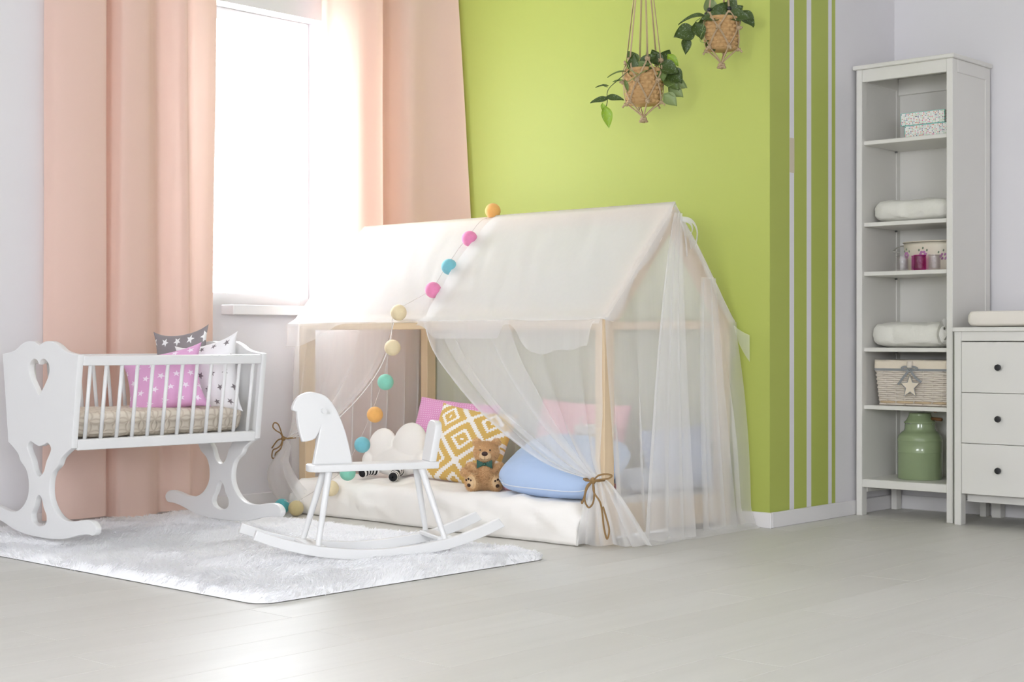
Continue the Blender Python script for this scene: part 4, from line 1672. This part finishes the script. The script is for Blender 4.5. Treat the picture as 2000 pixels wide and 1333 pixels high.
link_obj('body', oval(.125, .085, .148, .105, 0, .128), ENAMEL, tb)
MB().tube([(.148 * math.cos(i / 40 * 6.2832), .105 * math.sin(i / 40 * 6.2832), .128) for i in range(40)], .0025, 6, closed=True).obj('rim', ENAMEL, tb, True)
MB().tube(spline3([(-.150, 0, .118), (-.168, -.02, .112), (-.172, -.05, .100), (-.165, -.075, .09), (-.142, -.06, .085)], 6), .003, 6).obj('handle', paint('grey_wire', lin(170, 168, 160), .4), tb, True)
PETAL = paint('purple_petal', lin(186, 128, 176), .5)
LEAFP = paint('printed_leaf', lin(120, 136, 112), .5)
for cx_, cz in ((-.105, .072), (-.012, .072), (.075, .060)):
    fl = MB()
    for k in range(6):
        a = k / 6 * 6.2832
        xx_, z_ = cx_ + .012 * math.cos(a), cz + .010 * math.sin(a)
        s_ = z_ / .128
        rx_, ry_ = .125 + .023 * s_, .085 + .020 * s_
        yy_ = -ry_ * math.sqrt(max(.02, 1 - (xx_ / rx_) ** 2)) - .0006
        fl.ball((xx_, yy_, z_), .008, 1, (1, .12, .8))
    fl.obj('printed_flower', PETAL, tb)
    for dx_, dz_ in ((-.018, .018), (.020, .016), (.002, .026)):
        xx_, z_ = cx_ + dx_, cz + dz_
        s_ = z_ / .128
        rx_, ry_ = .125 + .023 * s_, .085 + .020 * s_
        yy_ = -ry_ * math.sqrt(max(.02, 1 - (xx_ / rx_) ** 2)) - .0006
        MB().ball((xx_, yy_, z_), .006, 1, (.8, .12, 1)).obj('printed_leaf', LEAFP, tb)


def glassmat(name, col, dens):
    m = Mat(name)
    g = m.node('ShaderNodeBsdfGlossy')
    g.inputs['Roughness'].default_value = .08
    t = m.node('ShaderNodeBsdfTransparent')
    t.inputs[0].default_value = col
    mx_ = m.node('ShaderNodeMixShader')
    bmp = m.node('ShaderNodeBump')
    bmp.inputs['Strength'].default_value = .8
    bmp.inputs['Distance'].default_value = .01
    m.link(m.noise(90, 3), bmp.inputs['Height'])
    m.link(bmp.outputs[0], g.inputs['Normal'])
    mx_.inputs[0].default_value = dens
    m.link(t.outputs[0], mx_.inputs[1])
    m.link(g.outputs[0], mx_.inputs[2])
    return m.surf(mx_)


JC = glassmat('clear_glass', (.95, .94, .95, 1), .14)
JP = glassmat('pink_glass', (.90, .55, .82, 1), .12)
JM = glassmat('magenta_glass', (.86, .26, .72, 1), .10)
for (x, y, mt, lb) in ((.210, .722, JC, 'clear textured glass jar on the shelf, at the tub handle end'), (.262, .745, JP, 'small pink glass jar between the clear jar and the magenta jar'),
                       (.296, .716, JM, 'magenta glass jar in front of the flowered tub'), (.360, .722, JC, 'clear textured glass jar on the other side of the magenta jar')):
    j = thing('glass_jar', lb, 'jar', (x, y, 1.0705), 0, 'glass jars on the shelf')
    r_ = .026 if mt is not JP else .019
    MB().lathe([(r_ * .9, 0), (r_, .006), (r_, .050), (r_ * .96, .058), (r_ * .96, .063), (r_ * .88, .063), (r_ * .88, .056), (r_ * .9, .010), (r_ * .5, .006)], 24).obj('vessel', mt, j, True)
    MB().tube([(r_ * .96 * math.cos(i / 24 * 6.2832), r_ * .96 * math.sin(i / 24 * 6.2832), .064) for i in range(24)], .0022, 6, closed=True).obj('rim', mt, j, True)

# wicker basket with liner, ribbon bow and star
wb = thing('wicker_basket', 'white wicker basket with cream liner, grey bow and hanging star', 'basket', (.257, .800, .4845))
wb.scale = (.92, 1, 1)
WICK = paint('white_wicker', lin(226, 216, 204), .7, 200, .3, .15)
WICK2 = paint('natural_wicker', lin(214, 190, 156), .7, 200, .3, .15)


def rrect(w, d, t, k=.14):
    """point on a rounded rectangle at t 0..1, starting on the front side"""
    e = k
    a = 2 * math.pi * t
    c, s = math.cos(a), math.sin(a)
    return w / 2 * math.copysign(abs(c) ** e, c), d / 2 * math.copysign(abs(s) ** e, s)


def rect_loop(w, d, n, r=.02):
    pts = []
    per = 2 * (w + d)
    for i in range(n):
        s = i / n * per
        if s < w: p = (-w / 2 + s, -d / 2)
        elif s < w + d: p = (w / 2, -d / 2 + s - w)
        elif s < 2 * w + d: p = (w / 2 - (s - w - d), d / 2)
        else: p = (-w / 2, d / 2 - (s - 2 * w - d))
        cx_ = min(max(p[0], -w / 2 + r), w / 2 - r)
        cy_ = min(max(p[1], -d / 2 + r), d / 2 - r)
        q = Vector((p[0] - cx_, p[1] - cy_))
        if abs(q.x) > 1e-6 and abs(q.y) > 1e-6:
            q = q.normalized() * r
        pts.append((cx_ + q.x, cy_ + q.y))
    return pts


NW = 132
H0, H1 = .006, .150
for k in range(17):
    s = k / 16
    w_, d_ = .350 + .030 * s, .150 + .022 * s
    lp = rect_loop(w_, d_, NW)
    pts = []
    for i, (x, y) in enumerate(lp):
        n_ = Vector((x, y)).normalized()
        off = .0035 * math.cos(math.pi * i / 6 * 1.0 + math.pi * k)
        nx_ = 0 if abs(y) > d_ / 2 - .004 else math.copysign(1, x)
        ny_ = math.copysign(1, y) if abs(y) > d_ / 2 - .004 else 0
        pts.append((x + nx_ * off, y + ny_ * off, H0 + (H1 - H0) * s + .0008 * fbm(i * .3, k)))
    MB().tube(pts, .0050, 5, closed=True).obj('wicker_strand', WICK2 if k in (1,) else WICK, wb, True)
lp = rect_loop(.352, .152, 22)
lt_ = rect_loop(.380, .172, 22)
for a, b in zip(lp, lt_):
    MB().tube([(a[0], a[1], .002), (b[0], b[1], .160)], .0035, 5).obj('wicker_stake', WICK, wb, True)
LINER = cloth('cream_liner', lin(226, 214, 196), 0.0, 300, .2)


def linerf(u, v):
    lp_ = rect_loop(.392, .186, 120)
    i = int(round(u * 120)) % 120
    x, y = lp_[i]
    if v <= .5:
        s = v * 2
        return Vector((x * (1.004 - .004 * s), y * (1.006), .158 + .042 * s + .0015 * fbm(u * 30, v)))
    s = (v - .5) * 2
    return Vector((x * (1 - .06 * s), y * (1 - .12 * s), .200 - .05 * s))


link_obj('liner', grid(linerf, 120, 8), LINER, wb)
GRB = cloth('grey_ribbon', lin(140, 142, 144), 0.0, 300, .1)
lp_ = rect_loop(.396, .190, 96)
vs, fs = [], []
for i, (x, y) in enumerate(lp_):
    vs += [(x, y, .152), (x, y, .162)]
    a = 2 * i
    b = 2 * ((i + 1) % 96)
    fs.append((a, b, b + 1, a + 1))
link_obj('ribbon_band', mesh(vs, fs), GRB, wb)
fy_ = -.100
bw = MB()
for s in (-1, 1):
    link_obj('bow_loop', ribbon([(0, fy_, .160), (s * .018, fy_ - .006, .170), (s * .040, fy_ - .004, .164), (s * .020, fy_ - .002, .156), (0, fy_, .158)], .010, (0, 1, .2)), GRB, wb)
    link_obj('bow_tail', ribbon([(0, fy_, .158), (s * .030, fy_ - .004, .125), (s * .060, fy_ - .002, .098 + .006 * s)], .011, (0, 1, 0)), GRB, wb)
MB().ball((0, fy_ - .004, .160), .007, 2).obj('bow_knot', GRB, wb, True)
MB().lathe([(.013, 0), (.015, .006), (.015, .022), (.012, .030)], 12, (0, fy_ + .002, .165)).obj('handle_loop', WICK, wb, True)


def star_loop(ro, ri, cx_=0, cz=0):
    return [(cx_ + (ro if k % 2 == 0 else ri) * math.sin(k * math.pi / 5), cz + (ro if k % 2 == 0 else ri) * math.cos(k * math.pi / 5)) for k in range(10)]


st_ = link_obj('hanging_star', slab([star_loop(.050, .0225)], .006, .001), LINER, wb)
st_.location = (.006, fy_ - .006, .085)
sl = star_loop(.051, .0232)
MB().tube([(p[0], -.0035, p[1]) for p in sl], .0022, 5, closed=True).obj('star_edging', GRB, st_)

# green churn
ch = thing('milk_churn', 'sage green enamel milk churn with a wooden handled bail', 'churn', (.230, .845, .1605))
GREEN = paint('sage_enamel', lin(144, 160, 122), .18, 30, .02, .03, Coat_Weight=.4)
MB().lathe([(.094, 0), (.097, .004), (.097, .115), (.0985, .118), (.097, .121), (.097, .165), (.0985, .168), (.097, .171), (.097, .178), (.092, .192), (.078, .206), (.069, .212), (.066, .222), (.065, .245)], 48).obj('body', GREEN, ch, True, 50)
MB().lathe([(.066, .243), (.069, .246), (.069, .249), (.060, .257), (.055, .266), (.049, .278), (.047, .284), (.049, .288), (.046, .290)], 40).obj('lid', GREEN, ch, True, 50)
WIRE = paint('steel_wire', lin(170, 170, 168), .3, Metallic=.8)
GRIP = paint('wood_grip', lin(122, 82, 46), .6)
MB().tube(spline3([(-.066, .0, .243), (-.02, -.068, .244), (.066, -.01, .243)], 6), .0018, 6).obj('wire', WIRE, ch, True)
MB().tube([(.0, -.02, .292), (.045, -.03, .297), (.085, -.03, .302)], .0018, 6).obj('wire', WIRE, ch, True)
MB().tube([(.082, -.031, .301), (.097, -.032, .303)], .007, 10).obj('lid_knob', GRIP, ch, True)
MB().tube([(.056, .0, .266), (.108, -.012, .264)], .0075, 10).obj('grip', GRIP, ch, True)

# ------------------------------------------------------------------ chest of drawers
dr = thing('chest_of_drawers', 'white chest of drawers with round black knobs next to the bookcase', 'dresser')
DX0, DX1, DY0, DY1, DT = .500, 1.580, .622, 1.018, .805
for x in (DX0, DX1 - .030):
    for y in (DY0, DY1 - .045):
        box('leg', FURN, dr, x, x + .030 if y == DY0 else x + .042, y, y + .045, 0, DT, .002)
    box('side_panel', FURN, dr, x + .006, x + .022, DY0 + .045, DY1 - .045, .12, DT, 0)
box('top_board', FURN, dr, DX0 - .004, DX1 + .012, DY0 - .012, DY1, DT, DT + .018, .003)
box('front_rail', FURN, dr, DX0 + .030, DX1 - .030, DY0 + .002, DY0 + .022, .766, DT, .002)
box('back_panel', FURN, dr, DX0 + .02, DX1 - .02, DY1 - .012, DY1 - .006, .12, DT, 0)
box('bottom_rail', FURN, dr, DX0 + .030, DX1 - .030, DY0 + .060, DY0 + .075, .095, .125, 0)
for z0, z1, lab in ((.553, .762, None), (.343, .551, None), (.132, .341, None)):
    d_ = box('drawer', FURN, dr, DX0 + .032, DX1 - .032, DY0 + .001, DY0 + .019, z0, z1, .0015)
    for x in (.698, DX1 - .198):
        MB().lathe([(.006, 0), (.006, .010), (.0125, .014), (.0135, .018), (.0125, .023), (.006, .0245)], 20).obj('knob', DARK, d_, True, 50).matrix_local = Matrix.Translation((x, DY0 + .001, (z0 + z1) / 2)) @ Matrix.Rotation(R(90), 4, 'X')

# changing pad on top
pdm = MB()
def padtop(u, v):
    a = 2 * math.pi * v
    c, s = math.cos(a), math.sin(a)
    Y_ = math.copysign(abs(c) ** .28, c) * .165
    Z_ = math.copysign(abs(s) ** .28, s) * .036
    k = max(0.0, 1 - abs(2 * u - 1) ** 24) ** .25
    if s > 0:
        Z_ -= .012 * (1 - abs(c)) * s
    return Vector((.35 * (2 * u - 1) + .010 * (1 if u > .5 else -1) * (1 - abs(s)), Y_ * (.9 + .1 * k) + .003 * fbm(u * 10, v * 4), .037 + Z_ * (.6 + .4 * k)))


me = grid(padtop, 60, 48)
bm = bmesh.new(); bm.from_mesh(me)
bmesh.ops.remove_doubles(bm, verts=bm.verts[:], dist=1e-5)
bmesh.ops.holes_fill(bm, edges=[e for e in bm.edges if e.is_boundary])
bmesh.ops.recalc_face_normals(bm, faces=bm.faces[:])
bm.to_mesh(me); bm.free()
o = link_obj('changing_pad', me, cloth('cream_jersey', lin(232, 226, 216), 0.0, 250, .2))
o.location = (.892, .83, .8235)
tag(o, 'cream fabric covered changing pad on the chest of drawers', 'changing pad')

# ------------------------------------------------------------------ hanging planters
CORD = paint('macrame_cord', lin(196, 172, 138), .9, 500, .5, .2)
BASK = paint('seagrass', lin(206, 166, 112), .8, 140, .5, .35)
SOIL = paint('soil', lin(40, 32, 26), .95)


def leafmat(name, c1, c2, spk):
    m = Mat(name)
    sp = m.noise(260, 2, .6)
    sp2 = m.noise(90, 3, .6)
    f = (sp * sp2 * 4.0 - 1.22) * 6.0
    f = f.max(0.0).min(1.0) * spk
    col = m.mix(f, m.mix(m.noise(12, 2), c1, c2), lin(176, 192, 168))
    return m.surf(m.bsdf(col, .45, Specular_IOR_Level=.4))


LEAFS = [leafmat('leaf_dark', lin(56, 74, 28), lin(78, 98, 42), .40), leafmat('leaf_mid', lin(94, 116, 56), lin(118, 138, 76), .2), leafmat('leaf_grey', lin(128, 146, 92), lin(148, 164, 108), .15), leafmat('leaf_young', lin(132, 168, 40), lin(160, 190, 60), .3)]
STEM = paint('leaf_stem', lin(132, 152, 88), .6)
STEMD = paint('leaf_stem_dark', lin(64, 82, 52), .6)


def leaf_mesh(L, W, cup=.25, bend=.35, mat=None):
    n, m_ = 10, 6

    def f(u, v):
        s = u
        wv = W * (math.sin(math.pi * min(1, s ** .72)) ** .8) * (1 - .25 * s)
        if s < .08:
            back_ = -.10 * L * (1 - s / .08) * abs(2 * v - 1)
        else:
            back_ = 0
        a = (2 * v - 1)
        return Vector((wv * a / 1.0, L * s + back_, cup * W * a * a - bend * L * s * s))
    me_ = grid(f, n, m_)
    me_.materials.append(mat)
    return me_


LEAF_ME = {}


def leaf(parent, pos, direction, up, L, W, kind, bend=.3):
    key = (round(L, 3), round(W, 3), kind, round(bend, 1))
    if key not in LEAF_ME:
        LEAF_ME[key] = leaf_mesh(L, W, .3, bend, LEAFS[kind])
    o_ = bpy.data.objects.new('leaf', LEAF_ME[key])
    y_ = Vector(direction).normalized()
    x_ = y_.cross(Vector(up)).normalized()
    z_ = x_.cross(y_)
    o_.matrix_local = Matrix.Translation(pos) @ Matrix((x_, y_, z_)).transposed().to_4x4()
    o_.parent = parent
    COL.objects.link(o_)


VR = Vector((.7375, .6753, 0))      # across the room, as one faces the green wall's corner
VT = Vector((.6753, -.7375, 0))     # out into the room


def basket_mesh(rt, rb, h, rows=8, cols=16):
    """coiled weave: each row a ring of swollen stitches, alternate rows offset"""
    n = cols * 6
    m_ = rows * 5

    def f(u, v):
        s = min(v * 1.0, 1)
        k = s * rows
        row_, fr_ = int(min(k, rows - 1e-6)), (k % 1) if s < 1 else 1
        a = 2 * math.pi * u
        ph = u * cols + (row_ % 2) * .5
        q = abs(math.sin(math.pi * ph)) ** .6 * max(0, math.sin(math.pi * fr_)) ** .55
        prof = rb + (rt - rb) * (s ** .6)
        if s < .12:
            prof -= .006 * (1 - s / .12) ** 2
        r_ = prof - .008 + .0105 * q + .0008 * fbm(u * 40, v * 9)
        return Vector((r_ * math.cos(a), r_ * math.sin(a), h * s))
    return grid(f, n, m_)


def knot(mb, p, r=.008):
    p = Vector(p)
    mb.ball(p, r, 2, (1.15, 1, .85))
    for k in range(3):
        a = k * 2.1 + p.x * 40
        mb.tube([p + Vector((math.cos(a + i * .9) * r * .95, math.sin(a + i * .9) * r * .95, (i - 3) * r * .22)) for i in range(7)], r * .33, 5)
    return mb


def planter(label, loc, rt, rb, h, n_ring, top_z, rot, beads, leaves, vines, hook_z):
    t = thing('hanging_planter', label, 'planter', loc)
    link_obj('basket', basket_mesh(rt, rb, h), BASK, t)
    MB().lathe([(rb - .008, 0), (rb - .006, .004), (rb * .5, .003)], 24).obj('basket_base', BASK, t, True)
    MB().lathe([(rt - .012, h - .018), (rt - .011, h - .014), (.01, h - .012)], 24).obj('soil', SOIL, t, True)

    def rad(z):
        s = min(1, max(0, z / h))
        return rb + (rt - rb) * (s ** .6) + .0045
    n = n_ring
    levels = [(top_z, 0.0), (h * .62, .5), (h * .06, 1.0)]
    apex = Vector((0, 0, hook_z - loc[2] - .22))

    def at(k, sh, z):
        a = rot + 2 * math.pi * (k + sh) / n
        r_ = rad(z) if z < h else rt * (.98 - .12 * (z - h) / .05)
        return Vector((r_ * math.cos(a), r_ * math.sin(a), z))
    for k in range(n):
        p0 = at(k, 0, levels[0][0])
        for s in (-.0022, .0022):
            tdir = Vector((-p0.y, p0.x, 0)).normalized() * s
            MB().tube([p0 + tdir, p0.lerp(apex, .5) + tdir, apex + tdir * .5], .0019, 5).obj('cord', CORD, t, True)
        if beads:
            MB().ball(p0 + Vector((0, 0, .004)), .0095, 2).obj('bead', DARK, t, True)
        knot(MB(), p0 - Vector((0, 0, .008 if beads else 0)), .006 if beads else .0095).obj('knot', CORD, t, True)
        for sg in (-.5, .5):
            q = at(k, sg, levels[1][0])
            mid = at(k, sg * .5, (levels[0][0] + levels[1][0]) / 2)
            w_ = MB()
            for s in (-.002, .002):
                tdir = Vector((-q.y, q.x, 0)).normalized() * s
                w_.tube(spline3([p0 + tdir, mid + tdir, q + tdir], 5), .0018, 5)
            w_.obj('net_cord', CORD, t, True)
        q = at(k, .5, levels[1][0])
        kb = knot(MB(), q * 1.0 + Vector((q.x, q.y, 0)).normalized() * .002, .0085)
        out_ = Vector((q.x, q.y, 0)).normalized()
        kb.tube([q, q + out_ * .012 + Vector((0, 0, .002)), q + out_ * .018], [.0035, .004, .0045], 6)
        kb.obj('knot', CORD, t, True)
        for sg in (0, 1):
            b_ = at(k, sg, levels[2][0])
            mid = at(k, .5 + (sg - .5) * .5, (levels[1][0] + levels[2][0]) / 2)
            w_ = MB()
            for s in (-.002, .002):
                tdir = Vector((-q.y, q.x, 0)).normalized() * s
                w_.tube(spline3([q + tdir, mid + tdir, b_ + tdir], 5), .0018, 5)
            w_.obj('net_cord', CORD, t, True)
        b_ = at(k, 0, levels[2][0])
        out_ = Vector((b_.x, b_.y, 0)).normalized()
        kb = knot(MB(), b_ + out_ * .001 - Vector((0, 0, .004)), .008)
        kb.tube([b_, b_ + out_ * .012 - Vector((0, 0, .010)), b_ + out_ * .016 - Vector((0, 0, .016))], [.003, .004, .0045], 6)
        kb.obj('knot', CORD, t, True)
        MB().tube(spline3([b_, b_ * .75 - Vector((0, 0, .012)), b_ * .25 - Vector((0, 0, .038)), Vector((0, 0, -.055))], 5), .0032, 6).obj('gather_cord', CORD, t, True)
    kb = knot(MB(), (0, 0, -.062), .0125)
    for a in range(6):
        kb.tube([(0, 0, -.062), (.013 * math.cos(a * 1.05), .013 * math.sin(a * 1.05), -.070), (.018 * math.cos(a * 1.05), .018 * math.sin(a * 1.05), -.068 + .004 * math.sin(a * 3))], [.004, .0042, .0052], 6)
    kb.obj('bottom_knot', CORD, t, True)
    MB().tube([apex, Vector((0, 0, hook_z - loc[2]))], .005, 8).obj('hanging_rope', CORD, t, True)
    for pts_, mt in vines:
        P_ = [VR * a + VT * b + Vector((0, 0, c)) for a, b, c in pts_]
        MB().tube(spline3(P_, 6), .0016, 5).obj('stem', mt, t, True)
    for (a, b, c), (da, db, dc), L_, W_, kd, bend, up in leaves:
        leaf(t, VR * a + VT * b + Vector((0, 0, c)), VR * da + VT * db + Vector((0, 0, dc)), VR * up[0] + VT * up[1] + Vector((0, 0, up[2])), L_, W_, kd, bend)


U1 = (0, .9, .45)
U2 = (.2, .95, .1)
lv1 = [((-.035, .03, .165), (-.5, .2, .85), .060, .030, 1, .3, U1), ((-.01, .04, .150), (.75, .3, .7), .078, .034, 0, .2, (-.5, .8, .3)),
       ((-.062, .02, .160), (.5, .1, .9), .050, .022, 3, .3, U1), ((.055, .02, .165), (-.3, .2, .9), .062, .034, 0, .3, U2), ((.075, .0, .170), (.5, .2, .8), .065, .034, 0, .4, U2),
       ((.10, .01, .200), (.65, .1, -.6), .060, .022, 3, .2, U2), ((.07, .04, .150), (.9, .3, -.3), .075, .042, 0, .3, U1), ((.105, .035, .130), (.8, .3, -.75), .070, .040, 0, .2, U2),
       ((.10, .01, .100), (.95, .1, -.35), .085, .036, 2, .2, U2), ((.085, .02, .112), (.9, .2, -.8), .080, .034, 1, .2, U2), ((.105, .01, .070), (.9, .15, -.6), .070, .032, 2, .2, U2),
       ((.085, .02, .035), (.85, .2, -.7), .066, .033, 2, .2, U2), ((-.03, .05, .140), (.85, .4, .35), .060, .028, 1, .3, (-.2, .9, .5)), ((-.055, .045, .135), (.2, .4, .9), .070, .026, 0, .3, U2),
       ((.0, .03, .135), (.15, .2, .95), .110, .018, 1, .1, (.9, .5, 0)), ((.06, .05, .130), (.3, .3, -.8), .050, .026, 1, .2, U2), ((-.075, .03, .130), (-.95, .1, .12), .072, .016, 1, .5, (0, .3, .9)),
       ((-.05, .03, .135), (.1, .5, -.5), .060, .026, 1, .2, U2), ((-.02, .05, .125), (.6, .6, .2), .060, .026, 0, .2, U1),
       ((-.125, .03, .088), (.6, .2, .2), .040, .012, 1, .2, (0, .5, .9)), ((-.150, .03, .072), (-.9, .1, .18), .048, .012, 0, .4, (0, .4, .9)),
       ((-.152, .03, .022), (.95, .2, -.02), .068, .023, 0, .2, (0, .75, .65)), ((-.150, .03, .018), (-.95, .1, -.10), .072, .020, 0, .2, (0, .75, .65)),
       ((-.172, .04, -.002), (.12, .1, -1), .034, .010, 3, .2, U2), ((-.160, .035, -.018), (.18, .1, -.98), .086, .026, 3, .1, (.15, .95, .1)),
       ((-.080, .05, .090), (.25, .3, -.9), .050, .010, 1, .2, U2)]
vn1 = [([(-.06, .05, .135), (-.085, .05, .115), (-.115, .035, .090), (-.140, .03, .068), (-.152, .03, .045), (-.151, .03, .015), (-.156, .035, -.015)], STEMD),
       ([(.03, .06, .140), (-.01, .085, .120), (-.055, .085, .090), (-.078, .075, .075)], STEM), ([(-.07, .06, .160), (-.06, .08, .130), (-.03, .085, .112)], STEM),
       ([(.11, .03, .11), (.125, .035, .085), (.095, .05, .065)], STEM), ([(-.150, .03, .068), (-.165, .03, .073), (-.17, .03, .080)], STEMD)]
planter('macrame hanging planter with a trailing vine and plain cord knots', (-.418, -.300, 1.742), .083, .068, .145, 6, .178, .35, False, lv1, vn1, 2.75)

lv2 = [((-.045, .0, .145), (-.1, .1, .95), .075, .036, 2, .1, (.3, .9, .1)), ((-.075, .02, .130), (-.9, .1, .25), .085, .026, 0, .75, (0, .5, .85)), ((-.090, .01, .105), (.75, .2, .15), .060, .022, 0, .3, (0, .6, .8)),
       ((-.115, .02, .072), (-.95, .2, -.28), .085, .044, 0, .1, (.1, .9, .3)), ((-.110, .04, .095), (.35, .2, -.85), .070, .036, 0, .1, (.3, .9, .1)), ((-.145, .02, .045), (.0, .1, -1), .065, .024, 0, .2, U2),
       ((-.060, .02, .030), (.5, .2, -.6), .050, .024, 0, .2, U2), ((.03, .02, .125), (.1, .0, .99), .110, .030, 0, .05, (.3, .95, 0)), ((-.02, .02, .130), (.5, .1, .8), .070, .036, 0, .2, U1),
       ((.02, .04, .128), (.98, .2, .0), .095, .036, 0, .3, (0, .85, .5)), ((.075, .01, .145), (.75, .1, -.65), .075, .040, 0, .2, (.3, .85, .4)), ((-.01, .045, .125), (-.9, .3, .0), .080, .030, 0, .4, (0, .85, .5)),
       ((.045, .02, .14), (.5, .2, .5), .05, .03, 0, .3, U1), ((-.02, .0, .135), (-.6, .2, .5), .05, .03, 0, .3, U1)]
vn2 = [([(-.06, .03, .125), (-.075, .05, .10), (-.085, .04, .075), (-.115, .03, .078)], STEM), ([(-.07, .04, .08), (-.088, .05, .05), (-.090, .045, .028), (-.070, .04, .024), (-.058, .03, .03)], STEM),
       ([(-.05, .03, .13), (-.085, .03, .125), (-.11, .03, .105), (-.09, .03, .095)], STEM)]
planter('macrame hanging planter with black beads at the net and silvery speckled leaves', (-.086, -.220, 1.935), .073, .060, .130, 5, .150, .75, True, lv2, vn2, 2.75)
